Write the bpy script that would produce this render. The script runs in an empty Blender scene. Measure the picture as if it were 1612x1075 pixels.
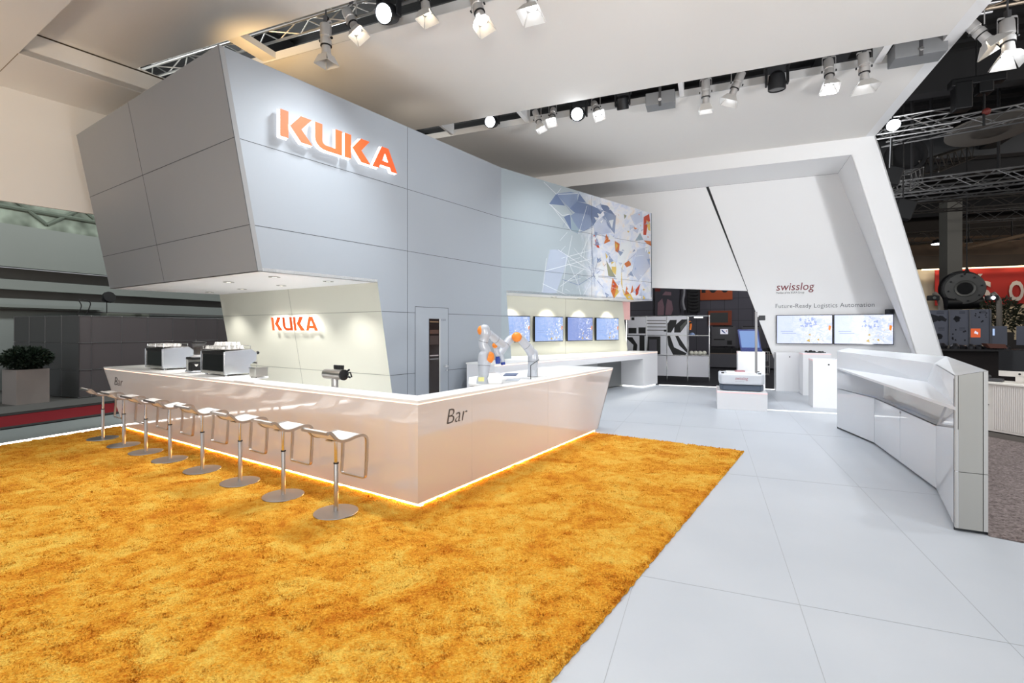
import bpy, bmesh, math, random
from mathutils import Vector, Matrix
random.seed(7)
S = bpy.context.scene
COL = S.collection
# ------------------------------------------------------------------ camera
F, CX, HY, HC = 768.0, 806.0, 519.0, 1.80        # focal length in pixels, principal point, eye height
cam = bpy.data.cameras.new('camera'); camo = bpy.data.objects.new('camera', cam); COL.objects.link(camo)
camo.location = (0, 0, HC); camo.rotation_euler = (math.pi/2, 0, 0)
cam.sensor_width = 36; cam.lens = 36*F/1612; cam.shift_y = -(537.5-HY)/1612; cam.clip_end = 300
S.camera = camo
# ------------------------------------------------------------------ view and world
S.view_settings.view_transform = 'Standard'; S.view_settings.look = 'None'
S.view_settings.gamma = 1; S.view_settings.exposure = 0.22; S.view_settings.use_curve_mapping = False
W = bpy.data.worlds.new('world'); S.world = W; W.use_nodes = True
bg = W.node_tree.nodes['Background']; bg.inputs[0].default_value = (0.93, 0.96, 1.0, 1); bg.inputs[1].default_value = 0.68
# ------------------------------------------------------------------ axes of the place
E1 = Vector((.9275, -.3737, 0)); E2 = Vector((.3737, .9275, 0))          # hall grid
def UV(u, v, z=0.0): return Vector((E1.x*u+E2.x*v, E1.y*u+E2.y*v, z))
def ray(px, py): return Vector(((px-CX)/F, 1, (HY-py)/F))
EYE = Vector((0, 0, HC))
def at(px, py, Y): return EYE + ray(px, py)*Y
def atz(px, py, z=0.0): d = ray(px, py); return EYE + d*((z-HC)/d.z)
def onpl(px, py, P, n): d = ray(px, py); return EYE + d*((P-EYE).dot(n)/d.dot(n))
def onv(px, py, v): return onpl(px, py, UV(0, v), E2)
def onu(px, py, u): return onpl(px, py, UV(u, 0), E1)
CB = Vector((-.938, 4.867, 0))                                            # bar corner on the floor
U1 = Vector((-.839, .544, 0)).normalized(); N1 = Vector((.544, .839, 0)).normalized()
U2 = Vector((.55, .835, 0)).normalized(); P2 = Vector((-.835, .55, 0)).normalized()
def BF(t, s, z=0.0): return CB + U1*t + N1*s + Vector((0, 0, z))
def RF(s, p, z=0.0): return CB + U2*s + P2*p + Vector((0, 0, z))
def bar_t(px, s):                                                         # where the line at offset s crosses column px
    r = (px-CX)/F; A = CB + N1*s
    return (r*A.y-A.x)/(U1.x-r*U1.y)
FD = Vector((.5953, .8035, 0)).normalized(); W0 = Vector((-1.99, 9.31, 0))  # long grey wall
FN = Vector((FD.y, -FD.x, 0))                                             # its outward normal
def WF(t, z=0.0, off=0.0): return W0 + FD*t + FN*off + Vector((0, 0, z))
UL = Vector((-.835, .55, 0)).normalized()
H1, H2 = 6.76, 6.34
UP = Vector((0, 0, 1))
# ------------------------------------------------------------------ lights: the rows of spotlights in the canopy gaps
def spot(loc, aim, power, col=(1, 1, 1), cone=120, blend=.8, r=.12):
    l = bpy.data.lights.new('spot', 'SPOT'); l.energy = power; l.color = col; l.spot_size = math.radians(cone)
    l.spot_blend = blend; l.shadow_soft_size = r
    o = bpy.data.objects.new('spot_light', l); COL.objects.link(o); o.location = loc
    d = (Vector(aim)-Vector(loc)); o.rotation_euler = d.to_track_quat('-Z', 'Y').to_euler(); o['kind'] = 'helper'
    return o
COOL = (.93, .97, 1); WARM = (1, .86, .68)
K = .56
for px, wm, pw in ((580, COOL, 520), (650, COOL, 760), (757, COOL, 900)):
    p = atz(px, 30, 6.35); p = UV(p.dot(E1), 6.32, 6.35)
    spot(p, (p.x-1.0, p.y-2.4, 0), pw*K, wm)
for u in (-2.7, -1.5, -0.3, 0.9, 2.1, 3.3):
    p = UV(u, 10.7, 6.3); spot(p, (p.x+.3, p.y+1.0, 0), 380*K, COOL)
for u in (-7.5, -4.5, -1.5, 1.5, 3.6):                                  # the rows nearer than the frame shows
    p = UV(u, 1.9, 6.3); spot(p, (p.x+.3, p.y+.2, 0), (420 if u < -2 else 300)*K, (1, .95, .88))
spot(UV(4.6, 6.2, 6.2), UV(5.3, 7.0, 0), 420*K, COOL)
spot(UV(4.3, 3.6, 6.2), UV(4.3, 4.6, 0), 320*K, COOL)
spot(UV(5.2, 9.5, 6.2), UV(3.0, 15.5, 2.6), 500*K, COOL)
# wash on the big grey box and the mural
spot(UV(-1.2, 6.32, 6.3), WF(-1.0, 2.6), 190, (.86, .93, 1), 95)
spot(UV(0.8, 6.32, 6.3), WF(3.0, 2.8), 120, (.86, .93, 1), 95)
# added fill lights for the canopy, the hall and the stand behind
def fill_light(loc, power, col, r=.5):
    l = bpy.data.lights.new('hall fill', 'POINT'); l.energy = power; l.color = col; l.shadow_soft_size = r
    o = bpy.data.objects.new('hall_fill_light', l); COL.objects.link(o); o.location = loc; o['kind'] = 'helper'; return o
spot((-7.0, 0.0, 1.2), (-11.5, 6.5, 6.2), 1250, (1, .77, .52), 78, .9, .6)  # added uplight that warms the left canopy
spot((0.0, -3.0, 1.5), (0.0, 5.5, 6.8), 1100, (1, .93, .85), 95, .8, .8)  # added uplight behind the camera, lifts the canopy
spot((8.5, -1.0, 1.5), (3.5, 11.0, 6.8), 2100, (.98, .98, 1), 90, .8, .8)  # added uplight for the right side of the canopy
spot((-4.7, 7.7, 5.82), (-3.0, 11.0, 6.76), 150, (1, .66, .30), 130, 1.0, .3)  # added warm uplight over the box, for the golden canopy patch
spot((-2.6, 10.2, 5.82), (.8, 16.0, 6.4), 22, (1, .86, .70), 130, 1.0, .3)  # weak uplight added over the box for the canopy behind
fill_light(UV(-13.5, 8, 8.5), 950, (.95, .98, .96), .5); fill_light(UV(-13.0, 16, 8.5), 950, (.95, .98, .96), .5); fill_light(UV(-14.0, 2, 7.5), 400, (.95, .97, .96), .5)  # added fill for the left side of the hall
for u, v, pw in ((14, 14, 500), (20, 24, 700), (28, 30, 500)): fill_light(UV(u, v, 8.6), pw, (1, .93, .85), .4)  # added fill for the hall at the right
fill_light(UV(3, 21.5, 5.2), 420, (.95, .95, 1), .4)  # added fill that brightens the dark stand
# ------------------------------------------------------------------ materials
def lin(c): return tuple(((x/255)/12.92 if x/255 <= .04045 else ((x/255+.055)/1.055)**2.4) for x in c)
MATS = {}
def mat(name, rgb=(200, 200, 200), rough=.5, metal=0.0, emit=0.0, ecol=None, trans=0.0, alpha=1.0, spec=.5, coat=0.0, bump=0, bscale=60, ior=1.45):
    if name in MATS: return MATS[name]
    m = bpy.data.materials.new(name); m.use_nodes = True; nt = m.node_tree; b = nt.nodes['Principled BSDF']
    c = lin(rgb)+(1,)
    b.inputs['Base Color'].default_value = c; b.inputs['Roughness'].default_value = rough; b.inputs['Metallic'].default_value = metal
    b.inputs['Specular IOR Level'].default_value = spec; b.inputs['Coat Weight'].default_value = coat
    b.inputs['Transmission Weight'].default_value = trans; b.inputs['Alpha'].default_value = alpha; b.inputs['IOR'].default_value = ior
    if emit:
        b.inputs['Emission Color'].default_value = (lin(ecol) if ecol else c[:3])+(1,); b.inputs['Emission Strength'].default_value = emit
    if bump or not emit:
        tc = nt.nodes.new('ShaderNodeTexCoord'); n = nt.nodes.new('ShaderNodeTexNoise'); n.inputs['Scale'].default_value = bscale if bump else 3.0
        nt.links.new(tc.outputs['Object'], n.inputs['Vector'])
        if bump:
            bp = nt.nodes.new('ShaderNodeBump'); bp.inputs['Strength'].default_value = bump; bp.inputs['Distance'].default_value = .01
            nt.links.new(n.outputs['Fac'], bp.inputs['Height']); nt.links.new(bp.outputs['Normal'], b.inputs['Normal'])
        else:                                                             # slight uneven gloss
            mr = nt.nodes.new('ShaderNodeMapRange'); mr.inputs[3].default_value = max(0, rough-.02); mr.inputs[4].default_value = min(1, rough+.03)
            nt.links.new(n.outputs['Fac'], mr.inputs[0]); nt.links.new(mr.outputs[0], b.inputs['Roughness'])
    MATS[name] = m; return m
CANVAS = mat('canopy fabric', (232, 229, 224), .85, spec=.15)
LIP = mat('canopy edge profile', (205, 205, 204), .6)
GREY = mat('grey panel laminate', (150, 156, 163), .42, spec=.4)
SEAM = mat('panel joint', (60, 62, 64), .7)
CREAM = mat('cream panel laminate', (214, 213, 198), .5)
WHITE = mat('white lacquer', (236, 237, 240), .12, spec=.6, coat=.3)
MATTEW = mat('matte white', (238, 238, 238), .5)
SATIN = mat('satin white', (240, 240, 242), .3)
STEEL = mat('brushed steel', (196, 192, 188), .28, 1.0)
CHROME = mat('chrome', (225, 225, 225), .12, 1.0)
ALU = mat('truss aluminium', (190, 190, 190), .35, .9)
BLACK = mat('black plastic', (18, 18, 20), .45)
GLOSSB = mat('black glass', (10, 10, 12), .08)
DARK = mat('dark hall metal', (40, 40, 42), .8)
ORANGE = mat('orange lacquer', (235, 120, 35), .35)
LEDW = mat('white light strip', (255, 255, 255), .5, emit=6, ecol=(255, 250, 245))
LEDWARM = mat('warm light strip', (255, 220, 160), .5, emit=11, ecol=(255, 196, 120))
LEDTOP = mat('peach light line', (255, 220, 200), .5, emit=1.3, ecol=(255, 205, 180))
GLASS = mat('clear glass', (240, 248, 248), .03, trans=1.0, ior=1.3)
PLEX = mat('acrylic', (225, 232, 232), .05, alpha=.07)
# ------------------------------------------------------------------ mesh builder
class MB:
    def __init__(s): s.v = []; s.f = []; s.m = []; s.mats = []
    def mi(s, m):
        if m not in s.mats: s.mats.append(m)
        return s.mats.index(m)
    def add(s, vs, fs, m):
        o = len(s.v); s.v += [Vector(v) for v in vs]; k = s.mi(m)
        for f in fs: s.f.append([o+i for i in f]); s.m.append(k)
        return s
    def poly(s, pts, m): return s.add(pts, [list(range(len(pts)))], m)
    def prism(s, pts, ext, m, mside=None, mback=None):
        n = len(pts); ext = Vector(ext); pts = [Vector(p) for p in pts]
        o = len(s.v); s.v += pts + [p+ext for p in pts]; k = s.mi(m); ks = s.mi(mside or m); kb = s.mi(mback or mside or m)
        s.f.append([o+i for i in range(n)]); s.m.append(k)
        s.f.append([o+n+i for i in reversed(range(n))]); s.m.append(kb)
        for i in range(n):
            j = (i+1) % n; s.f.append([o+j, o+i, o+n+i, o+n+j]); s.m.append(ks)
        return s
    def obox(s, c, ax, ay, az, m):                                        # centre and three half-axes
        c, ax, ay, az = map(Vector, (c, ax, ay, az))
        p = [c-ax-ay-az, c+ax-ay-az, c+ax+ay-az, c-ax+ay-az]
        return s.prism(p, az*2, m)
    def box(s, c, d, m, X=Vector((1, 0, 0)), Y=Vector((0, 1, 0))):
        Z = Vector(X).cross(Vector(Y)); return s.obox(c, Vector(X)*d[0]/2, Vector(Y)*d[1]/2, Z*d[2]/2, m)
    def sweep(s, pts, rad, m, seg=12, cap=True, flat=1.0, up=Vector((0, 0, 1))):
        pts = [Vector(p) for p in pts]; n = len(pts); o = len(s.v); k = s.mi(m)
        if not hasattr(rad, '__len__'): rad = [rad]*n
        pu = None
        for i, p in enumerate(pts):
            d = (pts[min(i+1, n-1)]-pts[max(i-1, 0)]).normalized()
            if pu is None:
                a = up if abs(d.dot(up)) < .95 else Vector((1, .2, 0)); x = d.cross(a).normalized()
            else: x = (pu-d*pu.dot(d)).normalized()
            pu = x; y = d.cross(x)
            for j in range(seg):
                t = 2*math.pi*j/seg; s.v.append(p + x*math.cos(t)*rad[i] + y*math.sin(t)*rad[i]*flat)
        for i in range(n-1):
            for j in range(seg):
                j2 = (j+1) % seg; a = o+i*seg
                s.f.append([a+j, a+j2, a+seg+j2, a+seg+j]); s.m.append(k)
        if cap:
            s.f.append([o+j for j in reversed(range(seg))]); s.m.append(k)
            s.f.append([o+(n-1)*seg+j for j in range(seg)]); s.m.append(k)
        return s
    def ribbon(s, pts, wdir, w, th, m):                                    # rectangular bar swept along a path
        pts = [Vector(p) for p in pts]; n = len(pts); o = len(s.v); k = s.mi(m); wd = Vector(wdir).normalized()
        for i, p in enumerate(pts):
            d = (pts[min(i+1, n-1)]-pts[max(i-1, 0)]).normalized(); nn = d.cross(wd).normalized()
            s.v += [p-wd*w/2-nn*th/2, p+wd*w/2-nn*th/2, p+wd*w/2+nn*th/2, p-wd*w/2+nn*th/2]
        for i in range(n-1):
            a = o+4*i
            for j in range(4): j2 = (j+1) % 4; s.f.append([a+j, a+j2, a+4+j2, a+4+j]); s.m.append(k)
        s.f.append([o+3, o+2, o+1, o]); s.m.append(k); e = o+4*(n-1); s.f.append([e, e+1, e+2, e+3]); s.m.append(k)
        return s
    def tube(s, a, b, r, m, seg=10, r2=None): return s.sweep([a, b], [r, r if r2 is None else r2], m, seg)
    def lathe(s, c, prof, m, seg=24, axis=Vector((0, 0, 1))):              # prof: (radius, height) pairs
        c = Vector(c); axis = Vector(axis).normalized()
        x = axis.orthogonal().normalized(); y = axis.cross(x); o = len(s.v); k = s.mi(m)
        for r, h in prof:
            for j in range(seg):
                t = 2*math.pi*j/seg; s.v.append(c+axis*h+x*math.cos(t)*r+y*math.sin(t)*r)
        for i in range(len(prof)-1):
            for j in range(seg):
                j2 = (j+1) % seg; a = o+i*seg; s.f.append([a+j, a+j2, a+seg+j2, a+seg+j]); s.m.append(k)
        if prof[0][0] > 1e-4: s.f.append([o+j for j in reversed(range(seg))]); s.m.append(k)
        if prof[-1][0] > 1e-4: s.f.append([o+(len(prof)-1)*seg+j for j in range(seg)]); s.m.append(k)
        return s
    def ball(s, c, r, m, seg=14, rings=8, sx=None):
        prof = [(max(1e-5, math.sin(math.pi*i/rings))*r, -math.cos(math.pi*i/rings)*r) for i in range(rings+1)]
        return s.lathe(c, prof, m, seg, sx or Vector((0, 0, 1)))
    def build(s, name, parent=None, smooth=False, bevel=0, local=False, seg=2):
        me = bpy.data.meshes.new(name); inv = Matrix.Identity(4)
        if parent is not None and not local: inv = MW(parent).inverted()
        if parent is None:                                                # origin at the base of the mesh
            lo = Vector((sum(v.x for v in s.v)/len(s.v), sum(v.y for v in s.v)/len(s.v), min(v.z for v in s.v)))
            inv = Matrix.Translation(-lo)
        me.from_pydata([inv @ v for v in s.v], [], s.f)
        for m in s.mats: me.materials.append(m)
        me.polygons.foreach_set('material_index', s.m)
        bm = bmesh.new(); bm.from_mesh(me); bmesh.ops.recalc_face_normals(bm, faces=bm.faces); bm.to_mesh(me); bm.free()
        if smooth: me.polygons.foreach_set('use_smooth', [True]*len(me.polygons))
        o = bpy.data.objects.new(name, me); COL.objects.link(o)
        if parent is None: o.location = lo
        else: o.parent = parent
        if smooth:
            me.set_sharp_from_angle(angle=math.radians(smooth if smooth is not True else 40))
        if bevel:
            b = o.modifiers.new('bevel', 'BEVEL'); b.width = bevel; b.segments = seg; b.limit_method = 'ANGLE'; b.angle_limit = math.radians(35)
        return o
def MW(o):
    m = Matrix.Translation(o.location) @ o.rotation_euler.to_matrix().to_4x4()
    return (MW(o.parent) @ m) if o.parent else m
def tag(o, label, cat, group=None, kind=None):
    o['label'] = label; o['category'] = cat
    if group: o['group'] = group
    if kind: o['kind'] = kind
    return o
def struct(o, label=None):
    o['kind'] = 'structure'
    if label: o['label'] = label
    return o
def thing(name, label, cat, loc=(0, 0, 0), rz=0, group=None):
    o = bpy.data.objects.new(name, None); COL.objects.link(o); o.location = loc; o.rotation_euler = (0, 0, rz); o.empty_display_size = .1
    return tag(o, label, cat, group)
def dup(root, loc, rz, label):
    def cp(o, par):
        c = o.copy(); COL.objects.link(c); c.parent = par
        for ch in [x for x in ALLCH(o)]: cp(ch, c)
        return c
    r = cp(root, None); r.location = loc; r.rotation_euler = (0, 0, rz); r['label'] = label
    return r
def ALLCH(o): return [x for x in COL.objects if x.parent is o or (x.parent == o)]
def rzof(d): return math.atan2(d.y, d.x)
def text(name, body, origin, xa, ya, size, m, parent=None, shear=0.0, width=None, ext=.002, weight=0.0, spacing=1.0, local=False):
    cu = bpy.data.curves.new('t', 'FONT'); cu.body = body; cu.size = 1; cu.shear = shear; cu.offset = weight; cu.resolution_u = 3; cu.space_character = spacing
    to = bpy.data.objects.new('t', cu); COL.objects.link(to); dg = bpy.context.evaluated_depsgraph_get(); dg.update()
    me = bpy.data.meshes.new_from_object(to.evaluated_get(dg)); bpy.data.objects.remove(to)
    xs = [v.co.x for v in me.vertices]; x0, x1 = min(xs), max(xs)
    sx = (width/(x1-x0)) if width else size; xa = Vector(xa).normalized(); ya = Vector(ya).normalized(); nn = xa.cross(ya).normalized()
    b = MB(); pts = [Vector(origin)+xa*(v.co.x-x0)*sx+ya*v.co.y*size+nn*ext for v in me.vertices]
    b.add(pts, [list(p.vertices) for p in me.polygons], m)
    return b.build(name, parent, local=local)
# ================================================================== SETTING
def seam_mat_floor():
    m = bpy.data.materials.new('pale floor sheet'); m.use_nodes = True; nt = m.node_tree; b = nt.nodes['Principled BSDF']
    tc = nt.nodes.new('ShaderNodeTexCoord'); mp = nt.nodes.new('ShaderNodeMapping'); mp.inputs['Rotation'].default_value = (0, 0, math.atan2(.3737, .9275))
    mp.vector_type = 'POINT'; nt.links.new(tc.outputs['Object'], mp.inputs[0])
    n = nt.nodes.new('ShaderNodeTexNoise'); n.inputs['Scale'].default_value = .9; n.inputs['Detail'].default_value = 6; nt.links.new(mp.outputs[0], n.inputs['Vector'])
    r = nt.nodes.new('ShaderNodeValToRGB'); r.color_ramp.elements[0].position = .3; r.color_ramp.elements[1].position = .75
    r.color_ramp.elements[0].color = lin((184, 190, 198))+(1,); r.color_ramp.elements[1].color = lin((194, 199, 206))+(1,)
    nt.links.new(n.outputs['Fac'], r.inputs[0]); nt.links.new(r.outputs[0], b.inputs['Base Color'])
    b.inputs['Roughness'].default_value = .38; b.inputs['Specular IOR Level'].default_value = .45
    mr = nt.nodes.new('ShaderNodeMapRange'); mr.inputs[3].default_value = .3; mr.inputs[4].default_value = .46; nt.links.new(n.outputs['Fac'], mr.inputs[0]); nt.links.new(mr.outputs[0], b.inputs['Roughness'])
    return m
FLOORM = seam_mat_floor()
# booth floor: sheets 3.4 x 2.9 m, joints on the hall grid
b = MB(); b.prism([UV(-10.15, -4, 0), UV(9.4, -4, 0), UV(9.4, 16.55, 0), UV(-10.15, 16.55, 0)], (0, 0, -.05), FLOORM)
fl = struct(b.build('floor'), 'pale blue-grey sheet floor of the booth')
J = mat('floor joint', (160, 164, 168), .6)
b = MB()
qa = atz(955, 1060).dot(E1), atz(1259, 952).dot(E1)
du = qa[1]-qa[0]; v0 = atz(1259, 952).dot(E2)
for k in range(-1, 7):
    u = qa[0]+k*du
    if u > 9: continue
    b.prism([UV(u-.0014, -3, .0005), UV(u+.0014, -3, .0005), UV(u+.0014, 16.5, .0005), UV(u-.0014, 16.5, .0005)], (0, 0, .0008), J)
for k in range(-2, 5):
    v = v0+k*3.0
    b.prism([UV(-8, v-.0014, .0005), UV(9.3, v-.0014, .0005), UV(9.3, v+.0014, .0005), UV(-8, v+.0014, .0005)], (0, 0, .0008), J)
struct(b.build('floor_joint'))
HF = mat('dark hall carpet', (58, 58, 62), .95, spec=.1)
b = MB(); b.prism([UV(-45, -12, -.06), UV(60, -12, -.06), UV(60, 60, -.06), UV(-45, 60, -.06)], (0, 0, -.2), HF)
struct(b.build('floor'), 'dark carpet of the hall')
# grey walkway and red aisle at the left
b = MB(); b.prism([UV(-11.75, -4, 0), UV(-10.2, -4, 0), UV(-10.2, 24, 0), UV(-11.75, 24, 0)], (0, 0, -.05), mat('walkway grey', (112, 120, 120), .8))
struct(b.build('floor'), 'grey walkway beside the booth')
b = MB(); b.prism([UV(-13.5, -4, 0.0), UV(-11.95, -4, 0.0), UV(-11.95, 30, 0.0), UV(-13.5, 30, 0.0)], (0, 0, .012), mat('red aisle carpet', (112, 30, 36), .95, spec=.1))
tag(b.build('aisle_carpet'), 'red aisle carpet in front of the grey cabinet wall', 'carpet')
b = MB(); b.prism([UV(-19, -4, -.02), UV(-13.72, -4, -.02), UV(-13.72, 30, -.02), UV(-19, 30, -.02)], (0, 0, .06), mat('dark platform', (84, 84, 82), .8))
struct(b.build('floor'), 'grey floor under the cabinet wall')
b = MB()
for u in (-11.85, -13.6):
    b.prism([UV(u-.11, -4, -.03), UV(u+.11, -4, -.03), UV(u+.11, 30, -.03), UV(u-.11, 30, -.03)], (0, 0, .05), mat('black edging', (22, 24, 26), .8))
struct(b.build('trim_1'), 'black edging of the red aisle')
# LED strips let into the booth edge
b = MB(); b.prism([UV(-10.2, 1.0, 0), UV(-10.15, 1.0, 0), UV(-10.15, 16.5, 0), UV(-10.2, 16.5, 0)], (0, 0, .034), LEDW)
tag(b.build('light_strip'), 'white floor light strip along the left edge of the orange carpet', 'light strip')
b = MB(); b.prism([UV(-1.5, 16.55, 0), UV(6.6, 16.55, 0), UV(6.6, 16.6, 0), UV(-1.5, 16.6, 0)], (0, 0, .012), mat('soft light strip', (255, 255, 255), .5, emit=1.6))
tag(b.build('light_strip'), 'white floor light strip between booth floor and dark hall, behind the mobile robot', 'light strip')
b = MB(); q = atz(1198, 644).dot(E1); b.prism([UV(q, 12.3, 0), UV(q+3.3, 12.3, 0), UV(q+3.3, 12.325, 0), UV(q, 12.325, 0)], (0, 0, .008), mat('soft light strip'))
tag(b.build('light_strip'), 'white floor light strip from the mobile robot plinth to the reception counter', 'light strip')
# ------------------------------------------------------------------ orange carpet with a real pile
def carpet():
    m = bpy.data.materials.new('orange shag'); m.use_nodes = True; nt = m.node_tree; b = nt.nodes['Principled BSDF']; L = nt.links.new
    tc = nt.nodes.new('ShaderNodeTexCoord')
    def noise(sc, det=4, rough=.6, dist=0):
        n = nt.nodes.new('ShaderNodeTexNoise'); n.inputs['Scale'].default_value = sc; n.inputs['Detail'].default_value = det; n.inputs['Roughness'].default_value = rough
        n.inputs['Distortion'].default_value = dist; L(tc.outputs['Object'], n.inputs['Vector']); return n
    a = noise(2.2, 8, .72, .6); c = noise(60, 3, .7); d = noise(9, 4, .7, .5)
    m1 = nt.nodes.new('ShaderNodeMath'); m1.operation = 'MULTIPLY_ADD'; m1.inputs[1].default_value = .55; L(c.outputs['Fac'], m1.inputs[0]); L(a.outputs['Fac'], m1.inputs[2])
    m2 = nt.nodes.new('ShaderNodeMath'); m2.operation = 'MULTIPLY_ADD'; m2.inputs[1].default_value = .35; L(d.outputs['Fac'], m2.inputs[0]); L(m1.outputs[0], m2.inputs[2])
    r = nt.nodes.new('ShaderNodeValToRGB'); e = r.color_ramp.elements; e[0].position = .70; e[0].color = lin((212, 120, 26))+(1,); e[1].position = 1.16
    e[1].color = lin((255, 212, 98))+(1,)
    mid = r.color_ramp.elements.new(.93); mid.color = lin((245, 172, 54))+(1,)
    mr = nt.nodes.new('ShaderNodeMapRange'); mr.inputs[1].default_value = .74; mr.inputs[2].default_value = 1.18; L(m2.outputs[0], mr.inputs[0])
    e[0].position = .1; mid.position = .45; e[-1].position = .85; L(mr.outputs[0], r.inputs[0]); L(r.outputs[0], b.inputs['Base Color'])
    b.inputs['Roughness'].default_value = 1; b.inputs['Specular IOR Level'].default_value = .05
    b.inputs['Sheen Weight'].default_value = .35; b.inputs['Sheen Tint'].default_value = lin((255, 190, 90))+(1,)
    v = nt.nodes.new('ShaderNodeTexVoronoi'); v.inputs['Scale'].default_value = 75; L(tc.outputs['Object'], v.inputs['Vector'])
    ad = nt.nodes.new('ShaderNodeMath'); ad.operation = 'MULTIPLY_ADD'; ad.inputs[1].default_value = 1.2; L(c.outputs['Fac'], ad.inputs[0]); L(v.outputs['Distance'], ad.inputs[2])
    bp = nt.nodes.new('ShaderNodeBump'); bp.inputs['Strength'].default_value = .9; bp.inputs['Distance'].default_value = .02
    L(ad.outputs[0], bp.inputs['Height']); L(bp.outputs['Normal'], b.inputs['Normal'])
    return m
SHAG = carpet()
from mathutils import noise as NZ
CR = atz(1172, 709, .02)                                                   # far right corner of the carpet
def carpet_mesh():
    # grid in (t along U1 from the right edge, s toward the camera)
    cr = CR; me = []
    st = .04; nt_, ns_ = int(11.8/st), int(9.3/st)
    vs = []; fs = []
    ed = atz(863, 1075, .02)-CR; ed.z = 0; ed.normalize()
    ids = {}
    for i in range(nt_+1):
        for j in range(ns_+1):
            p = cr + U1*(i*st) + ed*(j*st)
            if i == 0: p += U1*NZ.noise(Vector((j*1.1, 0, 3)))*.015
            if j == 0: p -= ed*NZ.noise(Vector((i*1.1, 9, 3)))*.012
            u = p.dot(E1); rel = p-CB
            if rel.dot(N1) > .07 and rel.dot(P2) > .07: continue
            if u < -10.13 or p.y < 1.6 or abs(p.x) > p.y*1.12+1.2: continue
            h = .022+.012*NZ.noise(p*22)+.008*NZ.noise(p*9)
            if i == 0 or j == 0: h = .003
            p = Vector((p.x+.008*NZ.noise(p*31), p.y+.008*NZ.noise(p*27+Vector((4, 4, 4))), h)); ids[i, j] = len(vs); vs.append(p)
    for (i, j), a in ids.items():
        if (i+1, j) in ids and (i, j+1) in ids and (i+1, j+1) in ids: fs.append([a, ids[i+1, j], ids[i+1, j+1], ids[i, j+1]])
    b = MB(); b.add(vs, fs, SHAG); return b.build('carpet', smooth=True)
def pile_blades():
    rg = random.Random(2); vs = []; fs = []; ed = atz(863, 1075, .02)-CR; ed.z = 0; ed.normalize(); lw_ = .0
    y = 1.75
    while y < 9.0:
        dy = .0038*y                                                   # rows get sparser with distance
        n = int(2.3*y*1.1/(dy*1.15)); w = .0019*y+.001
        for k in range(n):
            x = rg.uniform(-1.12, .62)*y; yy = y+rg.uniform(-dy, dy)
            p = Vector((x, yy, 0)); rel = p-CR
            c_ = rel.x*ed.y-rel.y*ed.x                                     # side of the right edge
            q = rel.x*U1.y-rel.y*U1.x
            if c_ < 0.0 or q > 0.0: continue
            if p.dot(E1) < -10.13: continue
            rb_ = p-CB
            if rb_.dot(N1) > .03 and rb_.dot(P2) > .03: continue
            a = rg.uniform(0, 6.283); l = rg.uniform(.012, .022); t = rg.uniform(.2, .9)
            dx, dy_ = math.cos(a), math.sin(a); o = len(vs); h0 = .012
            vs.append((x-dy_*w, yy+dx*w, h0)); vs.append((x+dy_*w, yy-dx*w, h0)); vs.append((x+dx*l*t*.9, yy+dy_*l*t*.9, h0+l*(1.1-.5*t)))
            fs.append((o, o+1, o+2))
        y += dy
    return vs, fs
cp = carpet_mesh(); tag(cp, 'large orange shag carpet on the pale floor around the bar', 'carpet')
pv, pf_ = pile_blades(); b = MB(); b.add(pv, pf_, SHAG); po_ = b.build('pile', cp); po_['kind'] = 'stuff'
# ------------------------------------------------------------------ long grey wall with the cantilevered box
ZT = 5.67; ZR = (.96, 2.13, 3.30, 4.48)
TL = -3.35
def tlean(z): return -2.82 - (z-2.65)*(.53/3.02)                           # the slanted front edge of the box
def tnich(z): return -.71 + (2.66-z)*.165
DEPTH = 5.6
T3 = 2.91; FD3 = (onpl(1027, 420, Vector((4.44, 15.5, 0)), Vector((0, 1, 0)))-WF(T3)); FD3.z = 0; FD3 = Vector((4.44, 15.5, 0))-WF(T3); L3 = FD3.length; FD3.normalize()
FN3 = Vector((FD3.y, -FD3.x, 0))
def W3(a, z=0.0, off=0.0): return WF(T3)+FD3*a+FN3*off+Vector((0, 0, z))
def t_at(px): r = (px-CX)/F; return (r*W0.y-W0.x)/(FD.x-r*FD.y)
def a_at(px): r = (px-CX)/F; P = WF(T3); return (r*P.y-P.x)/(FD3.x-r*FD3.y)
def seam(b, p, q, n, w=.008, m=SEAM):
    d = (q-p).normalized(); s = d.cross(n).normalized()
    b.prism([p-s*w/2+n*.0005, q-s*w/2+n*.0005, q+s*w/2+n*.0005, p+s*w/2+n*.0005], n*.0012, m)
ZU = 2.65
tower = MB()
# front skin: box part + wall part as one outline
front = [WF(tlean(ZU), ZU), WF(tnich(ZU), ZU), WF(tnich(0), 0), WF(T3, 0), WF(T3, ZT), WF(tlean(ZT), ZT)]
tower.prism(front, -FN*.06, GREY)
# left slanted side face, top cap, underside
A, Bq = WF(tlean(ZU), ZU), WF(tlean(ZT), ZT)
tower.prism([A, A+UL*DEPTH, Bq+UL*DEPTH, Bq], (0.05, .04, 0), mat('grey panel laminate side', (150, 152, 154), .42, spec=.4))
tower.prism([WF(tlean(ZU), ZU), WF(tnich(ZU), ZU), WF(tnich(ZU), ZU)+UL*DEPTH, WF(tlean(ZU), ZU)+UL*DEPTH], (0, 0, .05), MATTEW)
tower.prism([WF(tlean(ZT)+.1, ZT-.08, -.08), WF(T3, ZT-.08, -.08), WF(T3, ZT-.08)-FN*5.6, WF(tlean(ZT)+.1, ZT-.08)+UL*(DEPTH-.05)], (0, 0, -.04), DARK)
n1 = FN
for z in ZR:
    if z > ZU: seam(tower, WF(tlean(z), z), WF(T3, z), n1)
dl, dr_ = t_at(653.5), t_at(705.5)
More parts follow.
